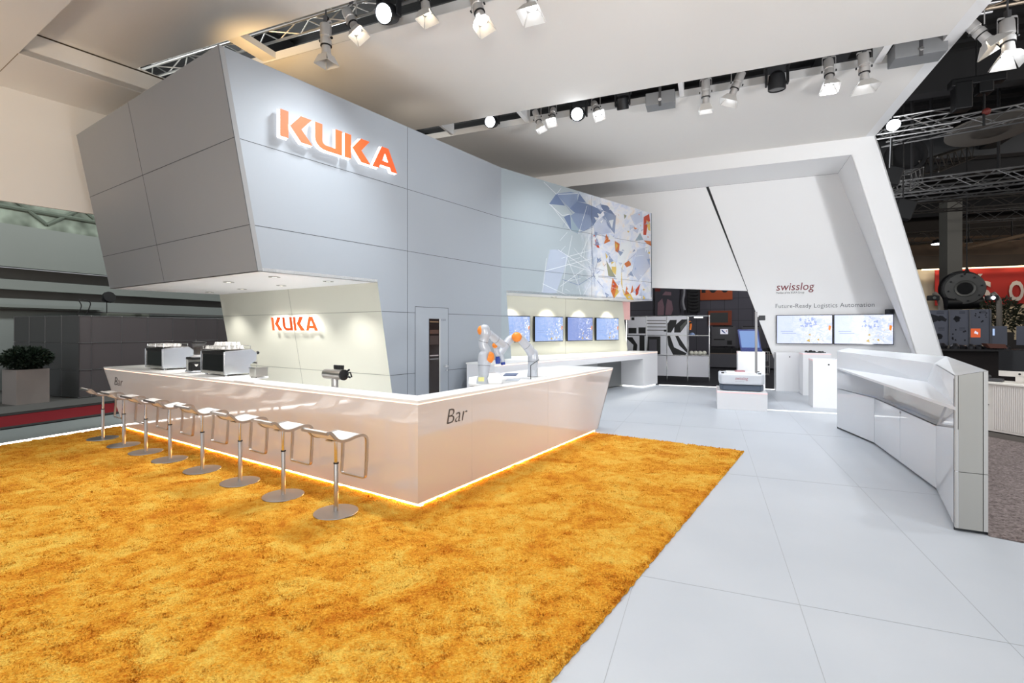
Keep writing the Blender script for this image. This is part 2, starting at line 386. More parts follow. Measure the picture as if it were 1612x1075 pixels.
for z in ZR[:2]:
    seam(tower, WF(tnich(z)+.01, z), WF(dl, z), n1); seam(tower, WF(dr_, z), WF(T3, z), n1)
ts = t_at(641.5); seam(tower, WF(ts, 0), WF(ts, ZT), n1)
tq = t_at(790); seam(tower, WF(tq, 0), WF(tq, ZT), n1)
nl = (UL.cross(Bq-A)).normalized(); nl = nl if nl.dot(EYE-A) > 0 else -nl
for z in ZR[2:]:
    seam(tower, WF(tlean(z), z), WF(tlean(z), z)+UL*DEPTH, nl)
k1 = 3.05; k2 = 3.15
seam(tower, A+UL*k1, Bq+UL*k1, nl)
seam(tower, A+(Bq-A)*0+nl*.002, Bq+nl*.002, (nl+n1).normalized(), .01, mat('corner joint', (95, 98, 102), .5))
tw = struct(tower.build('wall_front'), 'grey panelled wall with a cantilevered slanted box')
# cream back wall of the bar niche
b = MB(); c0, c1 = WF(tnich(ZU), ZU), WF(tnich(0), 0)
dz = (c1-c0)
b.prism([c0, c0+UL*DEPTH, c1+UL*DEPTH, c1], (.03, .05, 0), CREAM)
nc = UL.cross(dz).normalized(); nc = nc if nc.dot(EYE-c0) > 0 else -nc
for z in ZR[:2]:
    f = (ZU-z)/ZU; seam(b, c0+dz*f, c0+dz*f+UL*DEPTH, nc, m=mat('cream joint', (130, 130, 118), .7))
kx = 2.75
seam(b, c0+UL*kx, c1+UL*(kx), nc, m=mat('cream joint'))
struct(b.build('wall_bar'), 'cream panelled wall behind the bar')
# downlights in the underside
def downlight(p, nz, label, grp, em=3):
    t = thing('recessed_downlight', label, 'ceiling light', p, 0, grp)
    b = MB(); b.lathe((0, 0, 0), [(.05, .0), (.085, .0), (.09, -.006), (.05, -.008), (.05, .0)], mat('grey lamp ring', (150, 150, 145), .5), 20); b.build('trim_ring', t, smooth=True, local=True)
    b = MB(); b.lathe((0, 0, 0), [(.0001, -.003), (.05, -.003), (.05, .0)], mat('warm lamp lens', (255, 250, 235), .4, emit=em), 16); b.build('lens', t, local=True)
    return t
DLN = ['nearest the front corner', 'near the right end by the grey wall', 'behind the one nearest the front corner', 'left of the front corner', 'in the middle of the far half', 'farthest left']
for i_dl, (px, py) in enumerate(((432, 436), (517, 443), (443, 449.5), (360, 444), (381, 455), (330, 460))):
    p = atz(px, py, ZU-.002); downlight(p, -1, 'recessed downlight under the grey box, the one '+DLN[i_dl], 'downlights under the grey box')
    spot((p.x, p.y, ZU-.03), (p.x, p.y, 0), 95, (1, .97, .93), 110, .6, .05)
# mural wall with the display niche
ZN = 2.70
a0, a1 = a_at(797), L3
mur = MB()
GRM = mat('mural base', (160, 169, 175), .4)
def mural_base():
    m = MATS['mural base']; nt = m.node_tree; b_ = nt.nodes['Principled BSDF']; L = nt.links.new
    tc = nt.nodes.new('ShaderNodeTexCoord'); sep = nt.nodes.new('ShaderNodeSeparateXYZ'); L(tc.outputs['Object'], sep.inputs[0])
    d1 = nt.nodes.new('ShaderNodeVectorMath'); d1.operation = 'DOT_PRODUCT'; d1.inputs[1].default_value = FD3; L(tc.outputs['Object'], d1.inputs[0])
    n = nt.nodes.new('ShaderNodeTexNoise'); n.inputs['Scale'].default_value = 1.6; n.inputs['Detail'].default_value = 8; n.inputs['Roughness'].default_value = .65; n.inputs['Distortion'].default_value = 1.0
    L(tc.outputs['Object'], n.inputs['Vector'])
    ad = nt.nodes.new('ShaderNodeMath'); ad.operation = 'MULTIPLY_ADD'; ad.inputs[1].default_value = 1.8; L(n.outputs['Fac'], ad.inputs[0]); L(d1.outputs['Value'], ad.inputs[2])
    mr = nt.nodes.new('ShaderNodeMapRange'); mr.inputs[1].default_value = .95; mr.inputs[2].default_value = 1.9; L(ad.outputs[0], mr.inputs[0])
    n2 = nt.nodes.new('ShaderNodeTexNoise'); n2.inputs['Scale'].default_value = 2.4; n2.inputs['Detail'].default_value = 10; n2.inputs['Roughness'].default_value = .72; n2.inputs['Distortion'].default_value = .7
    L(tc.outputs['Object'], n2.inputs['Vector'])
    r = nt.nodes.new('ShaderNodeValToRGB'); cr = r.color_ramp; cr.elements[0].position = .28; cr.elements[0].color = lin((170, 184, 214))+(1,)
    cr.elements[1].position = .75; cr.elements[1].color = lin((218, 172, 120))+(1,)
    for p_, c_ in ((.42, (198, 205, 222)), (.54, (222, 222, 226)), (.64, (224, 212, 200))): e = cr.elements.new(p_); e.color = lin(c_)+(1,)
    L(n2.outputs['Fac'], r.inputs[0])
    mx = nt.nodes.new('ShaderNodeMix'); mx.data_type = 'RGBA'; L(mr.outputs[0], mx.inputs[0]); mx.inputs[6].default_value = lin((154, 164, 170))+(1,); L(r.outputs[0], mx.inputs[7])
    L(mx.outputs[2], b_.inputs['Base Color'])
mural_base()
def slant3(z): return a0 + (ZN-z)*.10
mur.prism([W3(0, 0), W3(slant3(0), 0), W3(slant3(ZN), ZN), W3(a1+.03, ZN+.02), W3(a1-.02, ZT-.17), W3(0, ZT)], -FN3*.06, GRM)
mur.prism([W3(slant3(ZN), ZN), W3(a1, ZN+.02), W3(a1, ZN+.02)-FN3*1.0, W3(slant3(ZN), ZN)-FN3*1.0], (0, 0, .05), MATTEW)
mur.prism([W3(a1, ZN+.02), W3(a1, ZT-.17), W3(a1, ZT-.17)-FN3*1.1, W3(a1, ZN+.02)-FN3*1.1], FD3*(-.04), GREY)
mur.prism([W3(0, ZT-.08, -.08), W3(a1-.05, ZT-.25, -.08), W3(a1-.05, ZT-.25)-FN3*3, W3(0, ZT-.08)-FN3*3], (0, 0, -.04), DARK)
for z in (3.30, 4.48): seam(mur, W3(0, z), W3(a1, z+(.0 if z < 4 else .02)), FN3)
seam(mur, W3(0, ZR[1]), W3(slant3(ZR[1]), ZR[1]), FN3); seam(mur, W3(0, ZR[0]), W3(slant3(ZR[0]), ZR[0]), FN3)
am = a_at(931.4); seam(mur, W3(am, ZN+.02), W3(am, 5.55), FN3)
mw = struct(mur.build('wall_right'), 'pale grey wall with a printed mural of blue, white and orange shards')
# printed shards, traced as flat inks on the wall
def mp(x, y): p = onpl(780+x/4.479, 250+y/4.479, W3(0), FN3); return p
INK = {'navy': mat('ink navy', (104, 122, 158), .4), 'blue': mat('ink blue', (136, 154, 188), .4), 'pale': mat('ink pale blue', (204, 214, 236), .4),
       'teal': mat('ink teal grey', (150, 170, 182), .4), 'or': mat('ink orange', (206, 112, 44), .4), 'rd': mat('ink red', (196, 66, 34), .4), 'ye': mat('ink yellow', (232, 196, 84), .4),
       'wh': mat('ink white', (240, 244, 246), .4), 'ol': mat('ink olive', (150, 150, 100), .4), 'gl': mat('ink grey line', (110, 122, 150), .4)}
for k_, al in (('navy', .75), ('blue', .6), ('pale', .45), ('teal', .7), ('wh', .75), ('or', .85), ('rd', .85), ('ye', .7), ('ol', .6)): INK[k_].node_tree.nodes['Principled BSDF'].inputs['Alpha'].default_value = al
ink = MB(); lay = [0]
def sh(c, *pts):
    lay[0] += 1; off = FN3*(.0008+lay[0]*.00004); o = len(ink.v)
    ink.add([mp(x, y)+off for x, y in pts], [list(range(len(pts)))], INK[c])
def ln(c, x1, y1, x2, y2, w=.008):
    lay[0] += 1; off = FN3*(.0008+lay[0]*.00004); p, q = mp(x1, y1), mp(x2, y2); s = (q-p).cross(FN3).normalized()*w/2
    ink.add([p-s+off, q-s+off, q+s+off, p+s+off], [[0, 1, 2, 3]], INK[c])
sh('pale', (385, 640), (455, 640), (515, 690), (455, 870), (425, 950), (325, 945), (350, 800))
sh('blue', (430, 245), (530, 232), (580, 248), (575, 300), (525, 350), (495, 320)); sh('navy', (430, 245), (378, 318), (490, 330)); sh('navy', (592, 246), (575, 300), (640, 310))
sh('navy', (575, 300), (640, 315), (760, 365), (740, 390), (690, 470), (655, 400), (560, 380), (523, 350)); sh('blue', (560, 380), (660, 395), (690, 470), (625, 510), (570, 490), (530, 400))
sh('navy', (525, 390), (482, 410), (535, 510), (530, 420)); sh('teal', (535, 420), (535, 505), (575, 525), (590, 500)); sh('pale', (690, 470), (760, 400), (820, 520), (700, 540))
sh('navy', (760, 365), (735, 320), (790, 330), (845, 400), (790, 380)); sh('blue', (760, 370), (850, 400), (840, 530), (790, 470))
sh('teal', (1020, 520), (985, 578), (1043, 572)); sh('rd', (1083, 388), (1045, 410), (1042, 536), (1062, 538), (1075, 450), (1090, 440)); sh('ye', (1062, 430), (1090, 450), (1092, 510), (1075, 500))
sh('or', (1045, 575), (1095, 580), (1098, 615), (1070, 600)); sh('or', (780, 530), (810, 580), (765, 600)); sh('ol', (905, 390), (925, 400), (910, 425))
sh('or', (840, 575), (875, 600), (870, 665), (845, 650)); sh('ye', (845, 590), (862, 610), (850, 640)); sh('rd', (690, 540), (700, 535), (735, 630), (715, 625))
sh('ye', (815, 725), (845, 725), (860, 835), (820, 790)); sh('ol', (780, 715), (850, 838), (795, 825)); sh('or', (905, 740), (950, 710), (955, 750), (925, 765)); sh('ye', (775, 660), (792, 690), (780, 710))
sh('wh', (885, 600), (950, 580), (960, 620), (915, 720), (880, 860), (845, 840), (860, 700)); sh('ye', (905, 730), (890, 800), (895, 900), (925, 975), (905, 960), (885, 880), (888, 780))
sh('or', (825, 840), (865, 900), (860, 940), (835, 985), (812, 930)); sh('rd', (830, 860), (850, 890), (825, 940)); sh('ye', (855, 900), (870, 940), (835, 985)); sh('or', (920, 880), (945, 960), (930, 990), (910, 960))
sh('rd', (1020, 880), (985, 925), (990, 965), (1005, 955)); sh('or', (965, 890), (975, 935), (950, 950)); sh('ye', (910, 960), (950, 950), (975, 995), (930, 992)); sh('ye', (1040, 960), (1058, 985), (1040, 992))
sh('or', (970, 480), (1000, 490), (985, 500)); sh('pale', (1000, 640), (1080, 620), (1090, 760), (1010, 860), (960, 800)); sh('pale', (950, 400), (1030, 370), (1040, 440), (980, 470))
for l in (('wh', 340, 164, 430, 250), ('wh', 430, 250, 462, 208), ('wh', 440, 250, 585, 244), ('wh', 378, 318, 470, 400), ('wh', 470, 400, 525, 390), ('wh', 395, 330, 535, 510), ('gl', 430, 245, 545, 390), ('gl', 590, 230, 525, 350),
          ('gl', 660, 320, 620, 510), ('gl', 575, 525, 690, 480), ('wh', 690, 480, 600, 680), ('wh', 540, 540, 510, 690), ('wh', 510, 690, 690, 640), ('wh', 600, 680, 700, 760), ('wh', 440, 640, 700, 810), ('wh', 500, 700, 470, 940),
          ('wh', 500, 690, 585, 890), ('wh', 350, 790, 690, 700), ('wh', 455, 900, 620, 780), ('wh', 585, 890, 600, 960), ('wh', 620, 960, 690, 830), ('gl', 585, 890, 690, 825), ('gl', 690, 825, 760, 910), ('gl', 585, 820, 590, 890),
          ('gl', 470, 850, 585, 890), ('gl', 690, 825, 840, 832), ('gl', 700, 825, 780, 740), ('gl', 670, 550, 700, 900), ('rd', 690, 600, 735, 630), ('gl', 680, 540, 690, 820), ('wh', 640, 560, 620, 700), ('wh', 330, 880, 500, 960),
          ('wh', 360, 700, 330, 940), ('wh', 700, 690, 780, 560), ('wh', 500, 740, 700, 800), ('gl', 690, 825, 720, 720), ('gl', 690, 825, 650, 740), ('wh', 645, 330, 585, 530), ('wh', 655, 540, 660, 700)):
    ln(*l, w=.012 if l[0] != 'gl' else .014)
rr = random.Random(3)
for i in range(70):
    x = rr.uniform(700, 1085); y = rr.uniform(260+(x-700)*.3, 985); s = rr.uniform(8, 34); a = rr.uniform(0, 6.28); c = rr.choice(['pale', 'wh', 'wh', 'pale', 'blue', 'ye', 'or'] if x > 830 else ['pale', 'wh', 'blue', 'wh'])
    if y-s*1.5 < 232+(x-590)*.29+8: continue
    if c in ('or', 'ye'): s *= .45
    sh(c, (min(1088, x+s*math.cos(a)), min(985, y+s*math.sin(a)*1.4)), (min(1088, x+s*math.cos(a+2.3)), min(985, y+s*.8*math.sin(a+2.3))), (min(1088, x+s*.6*math.cos(a+4)), min(985, y+s*math.sin(a+4))))
for i in range(46):
    x = rr.uniform(470, 1080); y = rr.uniform(330, 960); a = rr.uniform(0, 3.14); s = rr.uniform(30, 100)
    if y < 300+(x-590)*.3 or min(y, y+s*math.sin(a)) < 330+(x-590)*.28: continue
    ln('wh' if rr.random() < .75 else 'gl', x, y, min(1088, x+s*math.cos(a)), min(985, y+s*math.sin(a)), .008)
ip = ink.build('mural_print'); ip.parent = mw; ip.location = ip.location - mw.location; ip['kind'] = 'structure'
# niche back wall behind the screens
NB = Vector((-.12, 12.8, 0)); ND = Vector((.776, .631, 0)).normalized(); NN = Vector((ND.y, -ND.x, 0))
def NP(a, z, off=0): return NB+ND*a+NN*off+Vector((0, 0, z))
def n_at(px, off=0): r = (px-CX)/F; P = NB+NN*off; return (r*P.y-P.x)/(ND.x-r*ND.y)
b = MB(); e0, e1 = n_at(980), n_at(990)
b.prism([NP(-1.2, 0), NP(e1+.1, 0), NP(e0, ZN), NP(-1.2, ZN)], -NN*.06, CREAM)
CJ = mat('cream joint')
b2 = MB(); x = n_at(890.5); seam(b, NP(x, 1.1), NP(x, ZN), NN, .006, CJ)
struct(b.build('wall_niche'), 'cream wall of the screen niche')
for i, px in enumerate((872, 913, 955)):
    p = NP(n_at(px, .35), ZN-.001, .35); downlight(p, -1, 'round recessed downlight above the row of four screens', 'downlights above the screens')
for a in (.1, 1.4, 2.7, 4.0):
    p = NP(a, ZN-.05, .35); spot((p.x, p.y, p.z), NP(a, 0, .3), 120, (1, .95, .82), 100, .7, .06)
p0 = NP(n_at(981), 2.70, .0); b = MB(); q0, q1 = n_at(981.5, -.1), n_at(992, -.1)
b.prism([NP(q0, 2.13, -.1), NP(q1, 2.13, -.1), NP(q1, 2.72, -.1), NP(q0-.05, 2.72, -.1)], -NN*.05, mat('pink lit panel', (240, 190, 185), .5))
struct(b.build('wall_end'), 'pinkish panel at the end of the screen niche')
# ------------------------------------------------------------------ door in the grey wall
ZD = 1.8+(519-482)/768*9.31
b = MB(); d0, d1 = dl, dr_
b.prism([WF(d0, 0, .001), WF(d1, 0, .001), WF(d1, ZD, .001), WF(d0, ZD, .001)], FN*.003, mat('door laminate', (152, 158, 165), .42))
for p, q in ((WF(d0, 0, .004), WF(d0, ZD, .004)), (WF(d1, 0, .004), WF(d1, ZD, .004)), (WF(d0, ZD, .004), WF(d1, ZD, .004))): seam(b, p, q, FN, .008)
dr = struct(b.build('door_1'), 'grey flush door with a tall narrow window')
w0, w1 = t_at(675), t_at(691); wz = 1.8+(519-501)/768*9.45
b = MB(); b.prism([WF(w0, .3, .006), WF(w1, .3, .006), WF(w1, wz, .006), WF(w0, wz, .006)], FN*.003, mat('dark window', (38, 30, 28), .12)); b.build('window', dr)
b = MB(); b.prism([WF(w1, .3, .006), WF(w1+.03, .3, .006), WF(w1+.03, wz, .006), WF(w1, wz, .006)], FN*.004, mat('window reveal', (190, 190, 186), .4)); b.build('window_reveal', dr)
b = MB()
for k, (za, zb, c) in enumerate(((1.95, 1.97, (120, 95, 70)), (1.72, 1.80, (70, 45, 35)), (1.27, 1.29, (150, 140, 140)), (1.2, 1.22, (110, 110, 112)), (1.5, 1.68, (52, 38, 34)))):
    b.prism([WF(w0+.02, za, .0095), WF(w1-.02, za, .0095), WF(w1-.02, zb, .0095), WF(w0+.02, zb, .0095)], FN*.001, mat('window view %d' % k, c, .4))
b.build('room_behind', dr)
hp = onpl(702, 576, WF(0), FN); b = MB(); b.tube(hp+FN*.004, hp+FN*.06, .012, CHROME); b.tube(hp+FN*.055, hp+FN*.055-FD*.12, .009, CHROME)
b.box(hp+FN*.008, (.05, .05, .008), CHROME, FD, Vector((0, 0, 1)).cross(FN) if False else Vector((0, 0, 1))); h = b.build('door_handle', dr)
h2 = hp-Vector((0, 0, .09)); b = MB(); b.tube(h2+FN*.004, h2+FN*.03, .018, CHROME); b.build('door_lock', dr)
text('door_lettering', 'KUKA', onpl(694.6, 505, WF(0), FN), FD, (0, 0, 1), .06, mat('grey lettering', (88, 92, 98), .5), dr, width=.13, ext=.008)
# ------------------------------------------------------------------ illuminated letters
def U_outline():
    pts = [(0, 1), (.25, 1), (.25, .36)]
    for k in range(1, 6): a = math.pi+k*math.pi/2/5; pts.append((.41+.16*math.cos(a), .36+.16*math.sin(a)))
    pts += [(.72, .2), (.72, 1), (.97, 1), (.97, 0), (.38, 0)]
    for k in range(1, 6): a = 1.5*math.pi-k*math.pi/2/5; pts.append((.38+.38*math.cos(a), .38+.38*math.sin(a)))
    return pts
LET = {'K': ([[(0, 0), (.25, 0), (.25, 1), (0, 1)], [(.3, .5), (.64, 1), (1.0, 1), (.66, .5), (1.04, 0), (.66, 0)]], 1.06), 'U': ([U_outline()], 1.0),
       'A': ([[(0, 0), (.27, 0), (.55, .74), (.55, 1), (.40, 1)], [(.55, 1), (.55, .74), (.83, 0), (1.10, 0), (.70, 1)], [(.335, .17), (.765, .17), (.69, .37), (.41, .37)]], 1.1)}
def sign(word, p00, p10, p01, nrm, label, scale_em, depth=.07, gap=.05):
    X = p10-p00; Y = p01-p00; tot = sum(LET[c][1] for c in word)+.06*(len(word)-1); ht = Y.length
    t = thing('illuminated_sign', label, 'sign', p00+nrm*gap)
    OR = mat('sign orange', (206, 84, 34), .5, emit=.35, ecol=(236, 90, 34)); WE = mat('sign halo %.1f' % scale_em, (255, 255, 255), .4, emit=scale_em, ecol=(255, 252, 250))
    x = 0
    for c in word:
        polys, w = LET[c]; b = MB()
        for pl in polys:
            P = [p00+nrm*gap+X*((x+a)/tot)+Y*bb for a, bb in pl]
            b.prism([q+nrm*depth for q in P], nrm*.006, OR)
            cx = sum((q-p00).dot(X) for q in P)/len(P)
            b.prism(P, nrm*depth, WE)
            cc = sum(P, Vector())/len(P)
            ring = [q+(q-cc).normalized()*ht*.02 for q in P]; b.sweep(ring+[ring[0], ring[1]], ht*.022, WE, 6)
        x += w+.06; b.build('letter', t)
    return t
def fp(px, py): return onpl(px, py, WF(0, 0, .12), FN)-FN*.12
pa, pb = fp(441, 214), fp(625, 272); zt = fp(441, 171).z
pa.z = fp(441, 213.5).z; pb = Vector((pb.x, pb.y, pa.z)); pt = Vector((pa.x, pa.y, zt))
sign('KUKA', pa, pb, pt, FN, 'large orange letters with a white glow on the upper front of the grey box', 1.5)
qa_, qb_, qt_ = [onpl(x_, y_, c0+nc*.09, nc)-nc*.09 for x_, y_ in ((429.5, 520), (501, 520.5), (427, 499.5))]
sign('KUKA', qa_, qb_, qt_, nc, 'small orange letters with a white glow on the cream wall behind the bar', 2.6, .05, .04)
# ------------------------------------------------------------------ canopy
def isect(p, d, q, e):                                                     # 2-D line intersection
    den = d.x*e.y-d.y*e.x; t = ((q.x-p.x)*e.y-(q.y-p.y)*e.x)/den; return p+d*t
FL = Vector((-7.966, 8.195, 0)); LL = Vector((-7.645*.954, 7.86*.954, 0))  # fascia line, near band line
LD = Vector((.846, -.533, 0)).normalized()
def onF(v): return isect(FL, FD, UV(0, v), E1)
UR = 3.96
def Z(p, z): return Vector((p.x, p.y, z))
n_ = [0]
def cstruct(b, label, **k): return struct(b.build('ceiling', **k), label)
b = MB(); e = isect(FL, FD, LL, LD)
pr = isect(LL, LD, UV(UR, 0), E2)
b.prism([Z(e, H1), Z(isect(LL, LD, UV(UR-.22, 5), E2), H1), UV(UR-.22, 5.93, H1), Z(onF(5.93), H1)], (0, 0, .14), CANVAS)
cstruct(b, 'cream canopy panel nearest the camera, over the bar')
b = MB(); b.prism([Z(onF(6.71), H1), UV(UR-.22, 6.71, H1), UV(UR-.22, 10.35, H1), Z(onF(10.35), H1)], (0, 0, .14), CANVAS)
for v in (6.71,): b.prism([Z(onF(v), H1-.005), UV(UR, v, H1-.005), UV(UR, v-.012, H1-.005), Z(onF(v-.02), H1-.005)], (0, 0, .15), LIP)
cstruct(b, 'middle white canopy panel')
b = MB(); b.prism([Z(onF(11.02), H1), UV(UR-.22, 11.02, H1), UV(UR-.22, 15.03, H1), Z(onF(15.03), H1)], (0, 0, .14), CANVAS)
b.prism([Z(onF(11.02), H1-.005), UV(UR, 11.02, H1-.005), UV(UR, 11.0, H1-.005), Z(onF(11.0), H1-.005)], (0, 0, .15), LIP)
cstruct(b, 'far white canopy panel')
b = MB(); b.prism([UV(UR-.22, 1, H1), UV(UR, 1, H1), UV(UR, 15.03, H1), UV(UR-.22, 15.03, H1)], (0, 0, .22), MATTEW); struct(b.build('trim_2'), 'white edge beam of the canopy')
# near band at the lower level and left soffit with fascia
lw = Vector((-9.53, 9.08, 0))                                              # beige wall line
b = MB(); l0 = isect(lw, FD, LL, LD)
b.prism([Z(l0, H2), Z(LL+LD*16, H2), Z(LL+LD*16-FD*2.2, H2), Z(l0-FD*2.2, H2)], (0, 0, .1), CANVAS); cstruct(b, 'lower canopy band at the near left')
b = MB(); b.prism([Z(e-FD*.05, H2+.1), Z(LL+LD*16-FD*.05, H2+.1), Z(LL+LD*16-FD*.05, H1+.1), Z(e-FD*.05, H1+.1)], -FD*.04, CANVAS); struct(b.build('trim_3'))
far = 9.5
b = MB(); b.prism([Z(l0, H2), Z(e, H2), Z(e+FD*far, H2), Z(l0+FD*far, H2)], (0, 0, .1), CANVAS); cstruct(b, 'lower canopy soffit along the left')
b = MB(); seam(b, Z(e, H2-.001), Z(l0, H2-.001), Vector((0, 0, -1)), .012, mat('fabric seam', (150, 135, 115), .9))
b.prism([Z(e, H2+.006), Z(e+FD*far, H2+.006), Z(e+FD*far, H1+.02), Z(e, H1+.02)], -FN*.05, CANVAS)
seam(b, Z(e+FN*.002, H1-.01), Z(e+FD*5+FN*.002, H1-.01), FN, .03, mat('top line', (70, 62, 52), .9))  # dark strip along the top of the fascia
struct(b.build('trim_4'), 'white canopy fascia with a dark top line')
b = MB(); b.prism([Z(lw-FD*8, 4.21), Z(lw+FD*5.5, 4.21), Z(lw+FD*5.5, H2+.05), Z(lw-FD*8, H2+.05)], -FN*.06, CANVAS)
struct(b.build('wall_left'), 'beige fabric wall hanging from the canopy at the left')
# ribs bridging the gaps
b = MB()
for px, v, w in ((823, 10.68, .1), (1072, 10.68, .09), (1390, 10.68, .12), (702, 10.68, .07)):
    P = atz(px, HY-(H1-HC)*F/12, H1); 
    r = (px-CX)/F; u = None; A_ = UV(0, v); t = (r*A_.y-A_.x)/(E1.x-r*E1.y)
    b.prism([UV(t-w/2, v-.36, H1+.02), UV(t+w/2, v-.36, H1+.02), UV(t+w/2, v+.36, H1+.02), UV(t-w/2, v+.36, H1+.02)], (0, 0, .3), MATTEW)
for px, w in ((402, .5), (234, .5)):
    r = (px-CX)/F; A_ = UV(0, 6.3); t = (r*A_.y-A_.x)/(E1.x-r*E1.y)
    b.prism([UV(t-w/2, 5.93, H1+.02), UV(t+w*.1, 5.93, H1+.02), UV(t+w*.1, 6.71, H1+.02), UV(t-w/2, 6.71, H1+.02)], (0, 0, .12), mat('rib side', (228, 222, 212), .6))
struct(b.build('trim_5'), 'white ribs bridging the canopy gaps')
# ------------------------------------------------------------------ portal: beam, soffit, leg, wall
VF, VW = 15.03, 16.7
def pf(px, py): return onv(px, py, VF)
def pw(px, py): return onv(px, py, VW)
b = MB()
tl = UV(-12, VF, H1); tr = pf(1378, 215); tr.z = H1; o2 = pf(1386, 236); o3 = pf(1484, 557); o3b = o3+(o3-o2)*((0-o3.z)/(o3.z-o2.z)) if False else None
def ext0(p, q): k = (0-p.z)/(q.z-p.z); return p+(q-p)*k
ob = ext0(o2, o3); i1 = pf(1339.6, 243.3); i1.z = H2; i2 = pf(1440, 554); ib = ext0(i1, i2)
b.prism([tl, tr, o2, ob, ib, i1, UV(-12, VF, H2)], E2*.04, MATTEW)
b.prism([UV(-12, VF+.03, H2+.005), Z(i1, H2+.005)+E2*.03, UV(pw(1319, 272.3).dot(E1), VW, H2+.005), UV(-12, VW, H2+.005)], (0, 0, .05), MATTEW)
wi = UV(pw(1319, 272.3).dot(E1), VW, H2); wib = ext0(wi, pw(1406, 486))
b.prism([i1, ib, wib, wi], E1*.03, MATTEW)
b.prism([tr, o2, ob, ob+E2*1.7, o2+E2*1.7, tr+E2*1.7], E1*(-.03), MATTEW)
struct(b.build('wall_portal'), 'white portal beam and slanted leg')
b = MB(); k0 = UV(pw(1114, 293).dot(E1), VW, H2); k1_ = pw(1177, 458); k2_ = ext0(k0, pw(1221, 570)); kk = pw(1223.5, 577)
b.prism([k0, wi, wib, UV(kk.dot(E1), VW, 0), UV(kk.dot(E1), VW, kk.z), k1_], E2*.08, MATTEW)
b.prism([UV(-9.0, VW, H2), k0-E1*.01, k1_-E1*.012, pw(1030, 453), UV(-9.0, VW, pw(1000, 452).z)], E2*.08, mat('matte white left', (238, 238, 238), .5))
s_ = MB(); d = (k1_-k0).normalized(); 
b.prism([k0-E1*.05-E2*.002, k0+E1*.03-E2*.002, k1_+E1*.005-E2*.002, k1_-E1*.008-E2*.002], -E2*.004, mat('black joint', (22, 24, 26), .5))
struct(b.build('wall_back'), 'white slanting portal wall with a black diagonal joint')
RED = mat('dark red lettering', (120, 22, 36), .5); GR = mat('dark grey lettering', (72, 76, 84), .5)
def wl(px, py): return pw(px, py)-E2*.001
def wtext(name, body, x0, x1, yb, caph, m, label, cat='lettering', shear=0, weight=0, spacing=1.0):
    p, q = wl(x0, yb), wl(x1, yb); z = p.z; h = caph*p.y/F
    o = text(name, body, p, E1, (0, 0, 1), h/.72, m, None, shear, width=(Vector((q.x, q.y, z))-p).length, ext=.003, weight=weight, spacing=spacing)
    return tag(o, label, cat)
wtext('wall_lettering', 'swisslog', 1222, 1282, 457.5, 12.2, RED, 'dark red italic word above a small grey line on the portal wall', shear=.15, weight=.0)
wtext('wall_lettering', 'Member of the KUKA Group', 1222, 1266, 462.5, 3.2, mat('grey lettering'), 'small grey line of text directly under the dark red word')
wtext('wall_lettering', 'Future-Ready Logistics Automation', 1221, 1376.5, 485, 6.8, GR, 'grey slogan above the pair of wall screens', spacing=1.05, weight=-.008)
# ================================================================== THE BAR
ZB = 1.05
BARM = mat('bar acrylic', (226, 216, 210), .06, spec=.5, ior=2.2)
bar = thing('bar_counter', 'long white glossy bar counter with the word Bar, on the orange carpet', 'bar counter', (CB.x, CB.y, 0))
b = MB(); b.prism([BF(0, 0, .06), BF(7.25, 0, .06), BF(8.16, 0, ZB), BF(0, 0, ZB)], N1*.03, BARM); b.build('long_front_panel', bar)
b = MB(); b.prism([RF(0, 0, .06), RF(4.45, 0, .06), RF(5.14, 0, ZB), RF(0, 0, ZB)], P2*.03, BARM)
for px in (743, 863):
    r = (px-CX)/F; s = (r*CB.y-CB.x)/(U2.x-r*U2.y); seam(b, RF(s, 0, .06), RF(s, 0, ZB), -P2, .003, mat('faint joint', (214, 208, 204), .4))
b.build('short_front_panel', bar)
b = MB(); b.prism([BF(7.25, 0, .06), BF(8.16, 0, ZB), BF(8.16, .66, ZB), BF(7.25, .66, .06)], -U1*.03, BARM); b.build('left_end_panel', bar)
b = MB(); b.prism([RF(4.45, 0, .06), RF(5.14, 0, ZB), RF(5.14, 1.1, ZB), RF(4.45, 1.1, .06)], -U2*.03, BARM); b.build('right_end_panel', bar)
b = MB(); cn = isect(BF(0, .29), U1, RF(0, .29), U2)
iw = [BF(.29, .29), BF(3.6, .29), BF(3.6, .66), BF(7.5, .66)]
b.prism([BF(.3, .27, .1), BF(7.4, .27, .1), BF(7.4, .27, ZB), BF(.3, .27, ZB)], N1*.02, SATIN)
b.prism([RF(.3, .27, .1), RF(1.5, .27, .1), RF(1.5, .27, ZB), RF(.3, .27, ZB)], P2*.02, SATIN)
b.prism([RF(1.5, .27, .1), RF(1.5, .55, .1), RF(1.5, .55, ZB), RF(1.5, .27, ZB)], U2*.02, SATIN)
b.prism([RF(2.2, 1.08, .1), RF(4.5, 1.08, .1), RF(4.5, 1.08, ZB), RF(2.2, 1.08, ZB)], P2*.02, SATIN)
b.build('rear_panels', bar)
b = MB(); top = [BF(0, 0), RF(5.16, 0), RF(5.16, 1.1), RF(2.2, 1.1), RF(1.5, .55), RF(1.5, .29), Vector((cn.x, cn.y, 0)), BF(3.6, .29), BF(3.75, .66), BF(8.18, .66), BF(8.18, 0)]
b.prism([Z(p, ZB+.012) for p in top], (0, 0, .028), mat('white worktop', (242, 242, 240), .3)); b.build('countertop', bar)
b = MB(); b.prism([BF(-.0, .004, ZB), BF(8.16, .004, ZB), BF(8.16, .03, ZB), BF(0, .03, ZB)], (0, 0, .012), LEDTOP)
